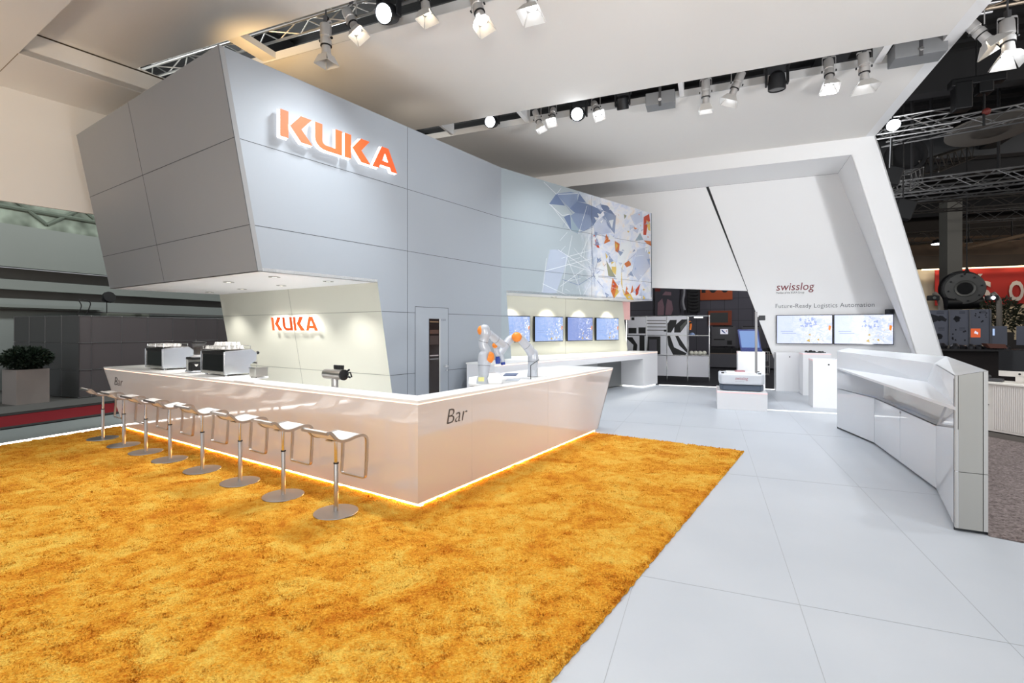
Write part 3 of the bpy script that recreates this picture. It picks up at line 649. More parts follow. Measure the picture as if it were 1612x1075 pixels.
b.prism([RF(0, .004, ZB), RF(5.14, .004, ZB), RF(5.14, .03, ZB), RF(0, .03, ZB)], (0, 0, .012), LEDTOP); b.build('edge_light_line', bar)
b = MB(); b.prism([BF(-.0, .035, .02), BF(7.2, .035, .02), BF(7.2, .075, .02), BF(0, .075, .02)], (0, 0, .035), LEDWARM)
b.prism([RF(0.04, .035, .02), RF(4.4, .035, .02), RF(4.4, .075, .02), RF(0.04, .075, .02)], (0, 0, .035), LEDWARM); b.build('plinth_light_strip', bar)
b = MB(); b.prism([BF(.08, .08, 0), BF(7.2, .08, 0), BF(7.2, .12, 0), BF(.08, .12, 0)], (0, 0, .1), SATIN); b.prism([RF(.08, .08, 0), RF(4.4, .08, 0), RF(4.4, .12, 0), RF(.08, .12, 0)], (0, 0, .1), SATIN); b.build('plinth', bar)
b = MB(); b.prism([BF(.6, .30, .86), BF(3.5, .30, .86), BF(3.5, .75, .86), BF(.6, .75, .86)], (0, 0, .04), STEEL)
b.prism([BF(.6, .30, 0), BF(3.5, .30, 0), BF(3.5, .72, 0), BF(.6, .72, 0)], (0, 0, .86), SATIN); b.build('back_worktop', bar)
DG = mat('bar lettering', (84, 78, 76), .5)
def oncf(px, py): return onpl(px, py, CB, P2)
pA, pB = oncf(703, 668), oncf(735, 668); zA = oncf(703, 668).z
text('lettering', 'Bar', pA-P2*.002, U2, (0, 0, 1), (oncf(703, 643).z-zA)/.72, DG, bar, .22, width=(Vector((oncf(735.5, 640).x, oncf(735.5, 640).y, 0))-Z(pA, 0)).length, ext=.002, weight=-.012)
def onlf(px, py): return onpl(px, py, CB, N1)
pA = onlf(180.5, 606)
text('lettering', 'Bar', pA-N1*.002, -U1, (0, 0, 1), .22, DG, bar, .2, width=.38, ext=.002, weight=-.012)
q = oncf(936, 598); text('small_lettering', 'intralogistics', q-P2*.002, U2, (0, 0, 1), .035, mat('faint lettering', (170, 168, 168), .5), bar, width=.3, ext=.002) if False else None
# ------------------------------------------------------------------ bar stools
def rpath(pts, rad=.04, n=5):                                             # polyline with rounded corners
    pts = [Vector(p) for p in pts]; out = [pts[0]]
    for i in range(1, len(pts)-1):
        a, c, d = pts[i-1], pts[i], pts[i+1]; r = min(rad, (a-c).length*.49, (d-c).length*.49)
        p, q = c+(a-c).normalized()*r, c+(d-c).normalized()*r
        for k in range(n+1): t = k/n; out.append(p*(1-t)**2+c*2*t*(1-t)+q*t*t)
    return out+[pts[-1]]
def smooth_path(pts, n=6):
    pts = [Vector(p) for p in pts]; out = []
    for i in range(len(pts)-1):
        p0, p1, p2, p3 = pts[max(i-1, 0)], pts[i], pts[i+1], pts[min(i+2, len(pts)-1)]
        for k in range(n):
            t = k/n; out.append(.5*((2*p1)+(-p0+p2)*t+(2*p0-5*p1+4*p2-p3)*t*t+(-p0+3*p1-3*p2+p3)*t**3))
    return out+[pts[-1]]
def make_stool(label):                                                    # +x towards the bar
    t = thing('bar_stool', label, 'bar stool', (0, 0, 0), 0, 'bar stools along the bar')
    b = MB(); b.lathe((0, 0, .012), [(.205, 0), (.21, .003), (.208, .008), (.03, .014)], STEEL, 40); b.build('base_plate', t, smooth=30, local=True)
    b = MB(); b.lathe((0, 0, .02), [(.0225, 0), (.0225, .47), (.02, .475)], STEEL, 20); b.build('lower_column', t, smooth=True, local=True)
    b = MB(); b.lathe((0, 0, .485), [(.0255, 0), (.0255, .012)], BLACK, 20); b.build('collar', t, local=True)
    b = MB(); b.lathe((0, 0, .495), [(.017, 0), (.017, .21), (.03, .225)], CHROME, 18); b.build('gas_lift', t, smooth=True, local=True)
    prof = smooth_path([(-.235, 0, .835), (-.215, 0, .842), (-.185, 0, .825), (-.13, 0, .765), (-.07, 0, .738), (0, 0, .738), (.08, 0, .752), (.15, 0, .757), (.19, 0, .745)], 5)
    b = MB(); b.ribbon([p+Vector((0, 0, .002)) for p in prof], (0, 1, 0), .335, .012, mat('white leather', (232, 228, 224), .55)); b.build('seat', t, smooth=30, local=True)
    for s in (-1, 1):
        b = MB(); y = s*.183
        fr = [p+Vector((0, y, 0)) for p in prof]+smooth_path([(.19, y, .745), (.212, y, .725), (.222, y, .69), (.222, y, .6), (.218, y, .48)], 4)[1:]
        b.ribbon(fr, (0, 1, 0), .022, .026, STEEL); b.build('side_frame', t, smooth=30, local=True)
    b = MB(); b.box((-.237, 0, .833), (.012, .395, .024), STEEL); b.build('back_bar', t, local=True)
    b = MB(); b.ribbon(rpath([(.218, -.183, .5), (.205, -.183, .32), (.205, .183, .32), (.218, .183, .5)], .035), (1, 0, 0), .03, .012, STEEL); b.build('footrest', t, smooth=30, local=True)
    b = MB(); b.box((-.0, 0, .722), (.17, .1, .012), STEEL); b.sweep([(.0, .06, .722), (.03, .14, .718), (.04, .185, .705)], .004, BLACK, 8); b.build('height_lever', t, local=True)
    return t
bases = [(529, 812), (446, 784), (378, 762), (318.5, 742), (267.5, 725), (229.7, 711.5), (195, 700), (162, 690)]
slab = ['nearest bar stool, white seat, beside the bar corner', 'second white bar stool counted from the bar corner', 'third white bar stool counted from the bar corner', 'fourth white bar stool counted from the bar corner',
        'fifth white bar stool from the bar corner, left half of the row', 'third white bar stool from the far left end of the row', 'second white bar stool from the far left end of the row', 'farthest white bar stool, at the far left end of the row']
# fit onto a line parallel to the bar front
st0 = make_stool(slab[0])
for i, (px, py) in enumerate(bases):
    r = (px-CX)/F; s = -.52; t = bar_t(px, s); p = BF(t, s, .012)
    a = rzof(N1)
    if i == 0: st0.location = p; st0.rotation_euler = (0, 0, a)
    else: dup(st0, p, a+random.uniform(-.04, .04), slab[i])
# ------------------------------------------------------------------ coffee machines
def frame_at(t, s, z=ZB+.04): return BF(t, s, z)
RB = rzof(-U1)                                                            # local x: towards the bar corner, local y: inward
CUPM = mat('white porcelain', (244, 243, 240), .2)
def cup_mesh():
    b = MB(); b.lathe((0, 0, 0), [(.02, .052), (.036, .0), (.033, .0), (.0185, .049), (.0001, .049)], CUPM, 14)
    b.sweep(smooth_path([(.033, 0, .012), (.05, 0, .016), (.05, 0, .032), (.027, 0, .036)], 3), .0035, CUPM, 6); return b
BRUSH = mat('polished steel side', (214, 218, 224), .2, .75)
def coffee(loc, label, w=.72, d=.46, h=.42):
    t = thing('espresso_machine', label, 'coffee machine', loc, RB)
    for x in (.06, w-.06):
        for y in (.05, d-.06): b = MB(); b.lathe((x, y, 0), [(.022, 0), (.018, .03)], CHROME, 14); b.build('foot', t, local=True)
    b = MB(); b.box((w/2, d/2, .048), (w-.02, d, .045), mat('drip tray steel', (200, 198, 192), .3, .8)); b.build('drip_tray', t, bevel=.006, local=True)
    b = MB(); b.box((w/2, .012, .205), (w-.05, .03, .275), GLOSSB); b.build('back_panel', t, bevel=.01, local=True)
    b = MB(); b.box((w/2, .01, h-.065), (w-.03, .03, .05), BLACK); b.build('back_ledge', t, bevel=.004, local=True)
    for x in (.014, w-.014): b = MB(); b.tube((x, -.008, .03), (x, -.008, h-.05), .011, CHROME, 12); b.build('corner_post', t, local=True)
    for x in (.012, w-.012):
        b = MB(); b.prism([(x-.012, 0, .03), (x-.012, d-.02, .03), (x-.012, d-.08, .16), (x-.012, d+.02, .22), (x-.012, d+.03, h-.08), (x-.012, d-.05, h-.02), (x-.012, 0, h-.04)], (.024, 0, 0), BRUSH); b.build('side_panel', t, bevel=.004, local=True)
    b = MB(); b.prism([(.03, .02, .2), (.03, d-.12, .22), (.03, d-.0, .25), (.03, d+.02, h-.08), (.03, d-.05, h-.03), (.03, .02, h-.04)], (w-.06, 0, 0), STEEL); b.build('body', t, bevel=.006, local=True)
    b = MB()
    b.box((w/2, d/2-.02, h-.015), (w-.04, d-.06, .008), STEEL)
    for y in (.015, d-.06): b.tube((.03, y, h+.035), (w-.03, y, h+.035), .005, CHROME, 8)
    for x in (.03, w/2, w-.03):
        for y in (.015, d-.06): b.tube((x, y, h-.02), (x, y, h+.035), .004, CHROME, 8)
    b.build('cup_rail', t, local=True)
    for x in (w*.3, w*.66):
        b = MB(); b.lathe((x, d-.02, .2), [(.036, .03), (.036, .0), (.03, -.03), (.012, -.05)], CHROME, 18); b.sweep([(x, d-.02, .185), (x, d+.09, .175), (x, d+.17, .165)], [.009, .014, .013], BLACK, 10); b.build('portafilter', t, smooth=True, local=True)
    for x in (.07, w-.07):
        b = MB(); b.tube((x, d+.0, .34), (x, d+.07, .34), .008, CHROME, 8); b.lathe((x, d+.07, .34), [(.024, 0), (.026, .015), (.018, .03)], BLACK, 14, Vector((0, 1, 0))); b.build('steam_knob', t, smooth=True, local=True)
        b = MB(); b.sweep(smooth_path([(x, d+.02, .28), (x, d+.06, .25), (x, d+.07, .16), (x, d+.05, .09)], 4), .004, CHROME, 8); b.build('steam_wand', t, smooth=True, local=True)
    return t
cupn = [0]; cup0 = None
def cups(loc, rz, spots, label, grp):
    global cup0
    M = Matrix.Translation(loc) @ Matrix.Rotation(rz, 4, 'Z')
    for x, y, z, nm in spots:
        if cup0 is None:
            c = cup_mesh().build('cup', smooth=True); cup0 = c; c['category'] = 'cup'
        else: c = cup0.copy(); COL.objects.link(c)
        c.location = M @ Vector((x, y, z)); c.rotation_euler = (0, 0, rz+random.uniform(-1, 1)); c['label'] = label; c['group'] = grp; c['category'] = 'cup'
t2 = bar_t(317, .26); t2b = bar_t(354.5, .26); l2 = BF(t2, .26, ZB+.04)
coffee(l2, 'larger looking espresso machine on the bar, right of the coffee grinder, cups stacked on top', w=t2-t2b)
t1 = bar_t(229.5, .26); t1b = bar_t(257, .26); l1 = BF(t1, .26, ZB+.04)
coffee(l1, 'espresso machine at the far left of the bar, left of the coffee grinder', w=t1-t1b)
h = .42
cups(l2, RB, [(.09+.082*i, .06+.085*j, h-.011, '') for j in range(4) for i in range(7)], 'white cup standing upside down on the right espresso machine, lower layer', 'cups on the right espresso machine')
cups(l2, RB, [(.26+.082*i, .10+.085*j, h+.045, '') for j in range(3) for i in range(5)], 'white cup on the upper layer of cups on the right espresso machine', 'upper cups on the right espresso machine')
cups(l1, RB, [(.08+.082*i, .06+.085*j, h-.011, '') for j in range(4) for i in range(7)], 'white cup standing upside down on the left espresso machine', 'cups on the left espresso machine')
# grinder
tg = bar_t(303, .34); g = thing('coffee_grinder', 'coffee grinder with a clear hopper of beans between the two espresso machines', 'coffee grinder', BF(tg, .34, ZB+.04), RB)
b = MB(); b.box((.0, .1, .02), (.24, .34, .03), BRUSH); b.box((-.09, .1, .125), (.05, .3, .19), mat('grinder body', (206, 206, 200), .3, .4)); b.box((.01, .2, .15), (.18, .12, .22), mat('grinder body')); b.build('body', g, bevel=.012, local=True)
b = MB(); b.box((0, .1, .235), (.25, .3, .04), BLACK); b.build('black_band', g, bevel=.01, local=True)
b = MB(); b.lathe((0, .1, .255), [(.12, 0), (.12, .012), (.07, .03), (.05, .04)], SATIN, 24); b.build('top_collar', g, smooth=True, local=True)
b = MB(); b.lathe((0, .1, .285), [(.062, 0), (.10, .15), (.105, .20), (.098, .20), (.058, .004)], PLEX, 24); hop = b.build('hopper', g, smooth=True, local=True)
b = MB(); b.lathe((0, .1, .29), [(.056, 0), (.09, .13), (.05, .145), (.0001, .14)], mat('coffee beans', (40, 22, 12), .6, bump=.8, bscale=60), 20); o = b.build('coffee_beans', hop, local=True); o['kind'] = 'stuff'
b = MB(); b.lathe((0, .1, .485), [(.108, 0), (.108, .018), (.04, .03)], BLACK, 24); b.build('hopper_lid', hop, smooth=True, local=True)
b = MB(); b.lathe((.04, .02, .04), [(.045, 0), (.05, .06), (.06, .10), (.03, .13)], CHROME, 18); b.build('dosing_spout', g, smooth=True, local=True)
b = MB(); b.box((.02, .03, .10), (.14, .16, .14), BLACK); b.build('dosing_chamber', g, bevel=.02, local=True)
# tray and box right of the machine
tt = bar_t(402, .45); t = thing('knock_box', 'steel box beside the group heads at the right end of the espresso machine', 'box', BF(tt, .40, ZB+.04), RB)
b = MB(); b.box((0, .1, .075), (.16, .2, .13), mat('box steel', (190, 188, 180), .35, .7)); b.build('box_body', t, bevel=.01, local=True); b = MB(); b.box((0, .1, .143), (.17, .21, .008), CHROME)
for x in (-.06, .06): b.lathe((x, .03, 0), [(.01, 0), (.01, .012)], BLACK, 10)
b.build('rim', t, local=True)
tt = bar_t(396, .1); b = MB(); p = BF(tt, .10, ZB+.04); b.box(p+Vector((0, 0, .006)), (.5, .22, .012), SATIN, -U1, N1); tag(b.build('tray', bevel=.003), 'flat white tray on the bar to the right of the espresso machine', 'tray')
# beer tap
tb = bar_t(527, .5); p = BF(tb, .5, .90); k = thing('beer_tap', 'steel drum-shaped beer tap tower with six black handles behind the bar', 'beer tap', p, RB)
b = MB(); b.lathe((0, 0, 0), [(.055, 0), (.045, .02), (.042, .27)], STEEL, 22); b.build('column', k, smooth=True, local=True)
b = MB(); b.lathe((-.19, 0, .32), [(.062, 0), (.066, .01), (.066, .36)], STEEL, 26, Vector((1, 0, 0))); b.build('drum', k, smooth=True, local=True)
b = MB(); b.lathe((.17, 0, .32), [(.069, 0), (.069, .02), (.06, .025)], BLACK, 26, Vector((1, 0, 0))); b.build('end_cap', k, smooth=True, local=True)
for i in range(6):
    b = MB(); x = -.03+i*.034; b.lathe((x, .02, .385), [(.008, 0), (.013, .012), (.014, .05), (.008, .056)], BLACK, 12); b.build('tap_handle', k, smooth=True, local=True)
b = MB(); b.sweep([(.15, .05, .34), (.16, .12, .34), (.16, .14, .28)], .01, BLACK, 8); b.tube((.2, .03, .36), (.23, .05, .39), .012, BLACK); b.tube((.2, .04, .30), (.235, .06, .285), .012, BLACK); b.build('spout', k, local=True)
# ------------------------------------------------------------------ robot arms on the bar
RW = mat('robot white', (186, 192, 202), .28, .1, coat=.3); RO = mat('robot orange', (238, 140, 50), .35); BLUE = mat('blue gripper', (36, 64, 150), .4)
def arm(name, label, base, Yb, pieces, caps, grip, box):
    t = thing('robot_arm', label, 'robot arm', base)
    for nm, pts in pieces:
        b = MB(); P = [at(x, y, Y) for x, y, Y, r in pts]; R = [r*Y/F*1.13 for x, y, Y, r in pts]
        # smooth the radii together with the path
        n = 6; SP = smooth_path(P, n); SR = []
        for i in range(len(R)-1):
            for k_ in range(n): q = k_/n; SR.append(R[i]*(1-q)+R[i+1]*q)
        SR.append(R[-1]); SR[0] *= .96
        b.sweep(SP, SR, RW, 20)
        b.ball(SP[-1], SR[-1], RW, 16, 8); o_ = b.build(nm, t, smooth=50)
        if 'link' in nm or nm == 'forearm':
            i_ = len(SP)//2; d_ = (SP[i_+1]-SP[i_-1]).normalized(); bb = MB(); bb.lathe(SP[i_]-d_*.002, [(SR[i_]*1.012, 0), (SR[i_]*1.012, .005)], mat('dark seal', (60, 62, 66), .5), 24, d_); bb.build('seam_ring', o_)
    for (x, y, Y, r, ax) in caps:
        b = MB(); c = at(x, y, Y); a = Vector(ax).normalized(); rr_ = r*Y/F
        b.lathe(c-a*rr_*.5, [(rr_, 0), (rr_*.98, rr_*.35), (rr_*.75, rr_*.75), (rr_*.3, rr_*.95), (.0001, rr_)], RO, 20, a); b.build('orange_joint_cap', t, smooth=50)
    if box:
        b = MB(); x, y, Y = box; c = at(x, y, Y-.09); b.box(c, (.075, .055, .004), mat('yellow label', (226, 224, 150), .5), (Vector((c.y, -c.x, 0))).normalized(), UP); b.build('label_sticker', t)
    for (x0, y0, x1, y1, Y, r) in grip:
        b = MB(); p, q = at(x0, y0, Y), at(x1, y1, Y); b.sweep([p, (p+q)/2, q], [r*Y/F*.7, r*Y/F, r*Y/F*.85], BLUE, 14)
        b.build('blue_gripper', t, smooth=40)
    return t
def R_(x, y): return 700+x/7.678, 480+y/7.678
def pt(x, y, Y, r): a, b_ = R_(x, y); return (a, b_, Y, r/7.678)
arm('l', 'left white robot arm with orange joints bending over the bar', atz(762, 603, ZB+.04), 6.5,
    [('base', [pt(455, 950, 6.45, 66), pt(455, 900, 6.45, 58), pt(465, 860, 6.45, 50)]),
     ('lower_link', [pt(465, 870, 6.45, 52), pt(475, 780, 6.45, 60), pt(480, 690, 6.46, 72), pt(480, 620, 6.47, 66)]),
     ('middle_link', [pt(505, 620, 6.48, 58), pt(500, 550, 6.5, 52), pt(465, 480, 6.5, 50), pt(478, 410, 6.5, 48), pt(490, 350, 6.5, 58), pt(480, 300, 6.5, 60)]),
     ('forearm', [pt(530, 340, 6.55, 40), pt(580, 385, 6.65, 42), pt(660, 450, 6.75, 44), pt(700, 480, 6.8, 36)]),
     ('wrist', [pt(660, 470, 6.85, 30), pt(620, 520, 6.9, 28), pt(645, 600, 6.9, 26)])],
    [(R_(425, 305)[0], R_(425, 305)[1], 6.5, 8, (-1, -.1, 0.1)), (R_(565, 640)[0], R_(565, 640)[1], 6.45, 9.5, (1, -.1, -.25)), (R_(600, 490)[0], R_(600, 490)[1], 6.8, 4.5, (-.6, -1, 0))],
    [(R_(640, 625)[0], R_(640, 625)[1], R_(645, 710)[0], R_(645, 710)[1], 6.9, 4.2)], (757.5, 597, 6.44))
arm('r', 'right white robot arm reaching left with an orange elbow joint', atz(838, 592, ZB+.04), 7.4,
    [('base', [pt(1060, 860, 7.4, 56), pt(1060, 810, 7.4, 50), pt(1062, 780, 7.4, 46)]),
     ('lower_link', [pt(1062, 790, 7.4, 46), pt(1065, 720, 7.4, 52), pt(1070, 650, 7.4, 58), pt(1065, 590, 7.4, 56)]),
     ('middle_link', [pt(1060, 600, 7.4, 52), pt(1020, 530, 7.35, 50), pt(960, 460, 7.3, 46), pt(905, 385, 7.25, 42)]),
     ('forearm', [pt(860, 385, 7.2, 40), pt(790, 420, 7.15, 44), pt(740, 480, 7.1, 42), pt(700, 545, 7.05, 38), pt(670, 590, 7.0, 32)]),
     ('wrist', [pt(670, 590, 7.0, 30), pt(690, 650, 7.0, 26), pt(700, 680, 7.0, 24)])],
    [(R_(868, 385)[0], R_(868, 385)[1], 7.05, 8, (-.15, -1, .1))],
    [(R_(700, 680)[0], R_(700, 680)[1], R_(708, 725)[0], R_(708, 725)[1], 7.0, 3.8)], None)
b = MB(); p = RF(1.62, .62, ZB+.04)
pb1, pb2 = atz(773, 604, ZB+.04), atz(792, 603, ZB+.04)
def hood(px0, px1, py, hgt, label):
    a, c = atz(px0, py, ZB+.04), atz(px1, py, ZB+.04); w = (c-a).length; xd = (c-a).normalized(); yd = Vector((-xd.y, xd.x, 0)); hh = hgt*a.y/F
    prof = [(0, 0), (w, 0)]+[(w-.35*w+.35*w*math.cos(k*math.pi/2/6), hh*.55+hh*.45*math.sin(k*math.pi/2/6)) for k in range(7)]+[(0, hh)]
    b = MB(); b.prism([a+xd*x+Vector((0, 0, z)) for x, z in prof], yd*.14, SATIN); return tag(b.build('cable_hood', bevel=.008), label, 'cover')
hood(769, 790, 604, 17, 'white rounded cover right beside the left robot base')
hood(846, 867, 593, 15, 'white rounded cover right beside the right robot base')
gp = [at(834.5, 596, 7.2), at(836, 572, 7.2), at(842, 560, 7.2)]
b = MB(); q0 = atz(835.5, 597, ZB+.04); q1 = RF(3.4, .2, ZB+.04); gl = Vector((q0.x, q0.y, ZB+.04)); ge = RF(4.7, .12, ZB+.04)
b.prism([gl, ge, ge+Vector((0, 0, .12)), gl+(ge-gl)*.1+Vector((0, 0, .27)), gl+Vector((0, 0, .2))], N1*.008, PLEX)
gs = tag(b.build('glass_screen'), 'clear acrylic guard standing on the bar in front of the right robot', 'guard')
b = MB(); b.tube(gl, gl+Vector((0, 0, .2)), .005, BLACK, 6); b.tube(gl+Vector((0, 0, .2)), gl+(ge-gl)*.1+Vector((0, 0, .27)), .005, BLACK, 6); b.build('dark_edge', gs)
for x0, x1, y0, y1, lb in ((792, 816, 588, 592, 'dark tablet lying flat on the bar between the two robots'), (795, 819, 597, 600, 'pale grey sheet lying on the bar in front of the dark tablet')):
    b = MB(); z = ZB+.041; m = mat('tablet dark', (70, 84, 120), .3) if 'dark tablet' in lb and 'sheet' not in lb else mat('pale sheet', (196, 202, 210), .4)
    b.prism([atz(x0, y1, z), atz(x1-4, y1, z), atz(x1, y0, z), atz(x0+4, y0, z)], (0, 0, .008), m); tag(b.build('tablet'), lb, 'tablet')
# ------------------------------------------------------------------ desk under the row of screens
K0 = Vector((4.08, 15.16, 0)); KD = Vector((.6455, .764, 0)).normalized(); KN = Vector((-.62, .48, 0)).normalized()   # along the front, inwards
def KF(t, s, z): return K0 - KD*t + KN*s + Vector((0, 0, z))
desk = thing('display_desk', 'long white desk under the row of four screens', 'desk', (K0.x, K0.y, 0))
b = MB(); b.prism([KF(-1.05, 0, 1.07), KF(6.87, 0, 1.07), KF(6.87, .8, 1.07), KF(5.0, 1.1, 1.07), KF(4.4, 1.85, 1.07), KF(1.0, 1.25, 1.07), KF(-1.05, 1.0, 1.07)], (0, 0, .03), mat('white worktop')); b.build('desktop', desk)
b = MB(); b.prism([KF(-1.05, .0, .90), KF(6.87, 0, .90), KF(6.87, 0, 1.07), KF(-1.05, 0, 1.07)], KN*.04, SATIN); b.build('front_apron', desk)
b = MB(); b.prism([KF(0, 0, .04), KF(-1.05, .0, .04), KF(-1.05, .0, .9), KF(0, .0, .9)], KN*.78, SATIN); b.build('right_leg', desk)
b = MB(); b.prism([KF(-1.0, .04, .0), KF(-.04, .04, .0), KF(-.04, .72, .0), KF(-1.0, .72, .0)], (0, 0, .03), mat('soft light strip')); b.build('leg_light', desk)
b = MB(); b.prism([KF(4.6, 0.01, .0), KF(6.85, 0.01, .0), KF(6.85, 0.01, 1.07), KF(4.2, 0.01, 1.07)], KN*.78, SATIN); b.build('left_leg', desk)
b = MB(); b.prism([KF(.0, .74, .03), KF(4.4, .74, .03), KF(4.4, .74, .9), KF(.0, .74, .9)], KN*.04, mat('rear panel grey', (128, 130, 130), .6)); b.build('rear_panel', desk)  # rear panel in a darker grey than the desk
b = MB(); b.prism([KF(-1.05, -.004, 1.06), KF(6.87, -.004, 1.06), KF(6.87, -.004, 1.07), KF(-1.05, -.004, 1.07)], KN*.004, LEDTOP); b.build('edge_light_line', desk)
p = KF(-.05, .7, 1.10); b = MB()
for i in range(4): b.box(p+Vector((0, 0, .05+.1*i)), (.1, .1, .1), MATTEW if i % 2 == 0 else BLACK)
p2 = atz(994, 551, 1.10)
# ------------------------------------------------------------------ wall screens
def screen_mat(name, a=(150, 180, 235), b_=(205, 215, 245), st=1.0, seed=0):
    m = bpy.data.materials.new(name); m.use_nodes = True; nt = m.node_tree; p = nt.nodes['Principled BSDF']; L = nt.links.new
    tc = nt.nodes.new('ShaderNodeTexCoord'); n = nt.nodes.new('ShaderNodeTexNoise'); n.inputs['Scale'].default_value = 5; n.inputs['Detail'].default_value = 8; n.inputs['Roughness'].default_value = .7
    n.inputs['Distortion'].default_value = 1.5; mp_ = nt.nodes.new('ShaderNodeMapping'); mp_.inputs['Location'].default_value = (seed*3.1, 0, 0); L(tc.outputs['Generated'], mp_.inputs[0]); L(mp_.outputs[0], n.inputs['Vector'])
    sp = nt.nodes.new('ShaderNodeSeparateXYZ'); L(tc.outputs['Generated'], sp.inputs[0])
    ad = nt.nodes.new('ShaderNodeMath'); ad.operation = 'MULTIPLY_ADD'; ad.inputs[1].default_value = .9; L(sp.outputs[0], ad.inputs[0]); 
    s2 = nt.nodes.new('ShaderNodeMath'); s2.operation = 'SUBTRACT'; s2.inputs[1].default_value = .45; L(n.outputs['Fac'], s2.inputs[0])
    m3 = nt.nodes.new('ShaderNodeMath'); m3.operation = 'MULTIPLY'; L(s2.outputs[0], m3.inputs[0]); L(sp.outputs[0], m3.inputs[1]); m4 = nt.nodes.new('ShaderNodeMath'); m4.operation = 'MULTIPLY_ADD'; m4.inputs[1].default_value = 4; m4.inputs[2].default_value = .35; L(m3.outputs[0], m4.inputs[0])
    r = nt.nodes.new('ShaderNodeValToRGB'); r.color_ramp.elements[0].color = lin(a)+(1,); r.color_ramp.elements[0].position = .25; r.color_ramp.elements[1].color = lin(b_)+(1,); r.color_ramp.elements[1].position = .8
    L(m4.outputs[0], r.inputs[0]); L(r.outputs[0], p.inputs['Emission Color']); p.inputs['Emission Strength'].default_value = st; p.inputs['Base Color'].default_value = (.02, .02, .02, 1); p.inputs['Roughness'].default_value = .25
    return m
def tv(P, X, Zv, nrm, w, h, label, sm, big=False, depth=.06, grp='wall screens in the niche', ink=True):
    t = thing('wall_screen', label, 'screen', P-nrm*.0, 0, grp)
    b = MB(); b.obox(P+X*w/2+Zv*h/2, X*w/2, Zv*h/2, nrm*depth/2, GLOSSB); b.build('housing', t, bevel=.004)
    b = MB(); q = P+nrm*(depth/2+.001); e = .018
    b.prism([q+X*e+Zv*e, q+X*(w-e)+Zv*e, q+X*(w-e)+Zv*(h-e), q+X*e+Zv*(h-e)], nrm*.001, sm); sc = b.build('display', t)
    b = MB(); q = q+nrm*.0025; rg = random.Random(label)
    tri = lambda x, y, s, a: [q+X*w*(x+s*.6*math.cos(a+k*2.1))+Zv*h*(y+s*math.sin(a+k*2.1)) for k in range(3)]
    def pc(c, pts, o): b.add([v+nrm*o for v in pts], [list(range(len(pts)))], c)
    em = lambda n, c: mat(n, (10, 10, 10), .3, emit=1.0, ecol=c)
    o = 0
    for i in range(80):
        x = rg.uniform(.42, .93); y = rg.uniform(.08, .93); s = rg.uniform(.012, .05)*(1.3 if y > .5 else 1); o += .00002
        c = em('px blue', (160, 176, 226)) if (y > .5 and x < .75) else (em('px white', (238, 240, 252)) if rg.random() < .7 else em('px gold', (205, 175, 90)))
        if c.name == 'px gold' and y > .5: c = em('px pale', (222, 226, 246))
        pc(c, tri(x, y, s*(.45 if 'gold' in c.name else 1), rg.uniform(0, 6)), o)
    pc(em('px orange', (236, 140, 50)), [q+X*w*.955+Zv*h*.45, q+X*w*.975+Zv*h*.62, q+X*w*.93+Zv*h*.64, q+X*w*.925+Zv*h*.5], .001)
    for (x, y, s) in ((.58, .12, .07), (.6, .32, .05), (.75, .15, .05)): pc(em('px gold', (205, 175, 90)), tri(x, y, s, 1.2), .0012)
    for (x0, x1, y) in ((.08, .3, .43), (.1, .35, .36)): pc(em('px text', (128, 146, 200)), [q+X*w*x0+Zv*h*y, q+X*w*x1+Zv*h*y, q+X*w*x1+Zv*h*(y+.013), q+X*w*x0+Zv*h*(y+.013)], .001)
    b.build('screen_picture', sc); return t
SA = screen_mat('screen blue A', (142, 172, 230), (194, 208, 240), .95, 1); SB = screen_mat('screen blue B', (124, 146, 212), (166, 180, 226), .9, 2); SCm = screen_mat('screen bright', (196, 208, 246), (232, 234, 252), 1.05, 3)
UP = Vector((0, 0, 1)); nm_ = ['partly hidden screen at the left end of the niche row', 'second screen from the left in the niche row', 'third screen from the left in the niche row, deeper blue', 'rightmost screen of the four in the niche']
OFF = .09
for i, (x0, x1) in enumerate(((790, 833.6), (840.4, 885.5), (892, 932), (937.3, 973))):
    A_, B_ = n_at(x0, OFF), n_at(x1, OFF); P = NP(A_, 1.47, OFF); 
    tv(P, ND, UP, NN, B_-A_, .70, nm_[i], SB if i == 2 else SA)
CJ2 = mat('faint lettering', (176, 174, 160), .5)
for x0, x1, y, s in ((845, 866, 488, 'Smart Platform'), (894, 921, 488.5, 'Connected Production'), (937, 963, 489, 'Robotic Services')):
    A_ = n_at(x0); B_ = n_at(x1); z = 2.24
b = MB(); x0 = pw(1221.7, 497); x1 = pw(1309.7, 497); 
for i, (xa, xb) in enumerate(((1221.7, 1310), (1311.5, 1405.5))):
    A_, B_ = pw(xa, 519).dot(E1), pw(xb, 519).dot(E1); P = UV(A_, VW-.05, 1.38)
    tv(P, E1, UP, -E2, B_-A_, .86, ('left', 'right')[i]+' one of the pair of bright screens on the white portal wall', SCm, grp='pair of screens on the portal wall')
# small black cameras
def smallcam(P, label, s=.09):
    t = thing('small_speaker', label, 'speaker', P); b = MB(); b.box(P, (s*2, s*1.6, s*1.7), mat('dark housing', (48, 50, 54), .5)); b.build('housing', t, bevel=.02); b = MB(); b.lathe(P+Vector((-.0, -s*.8, 0)), [(s*.5, 0), (s*.5, -.01)], BLACK, 16, Vector((0, 1, 0))); b.build('front_grille', t)
smallcam(pw(1398.5, 491)-E2*.1, 'small dark box above the right corner of the pair of wall screens')
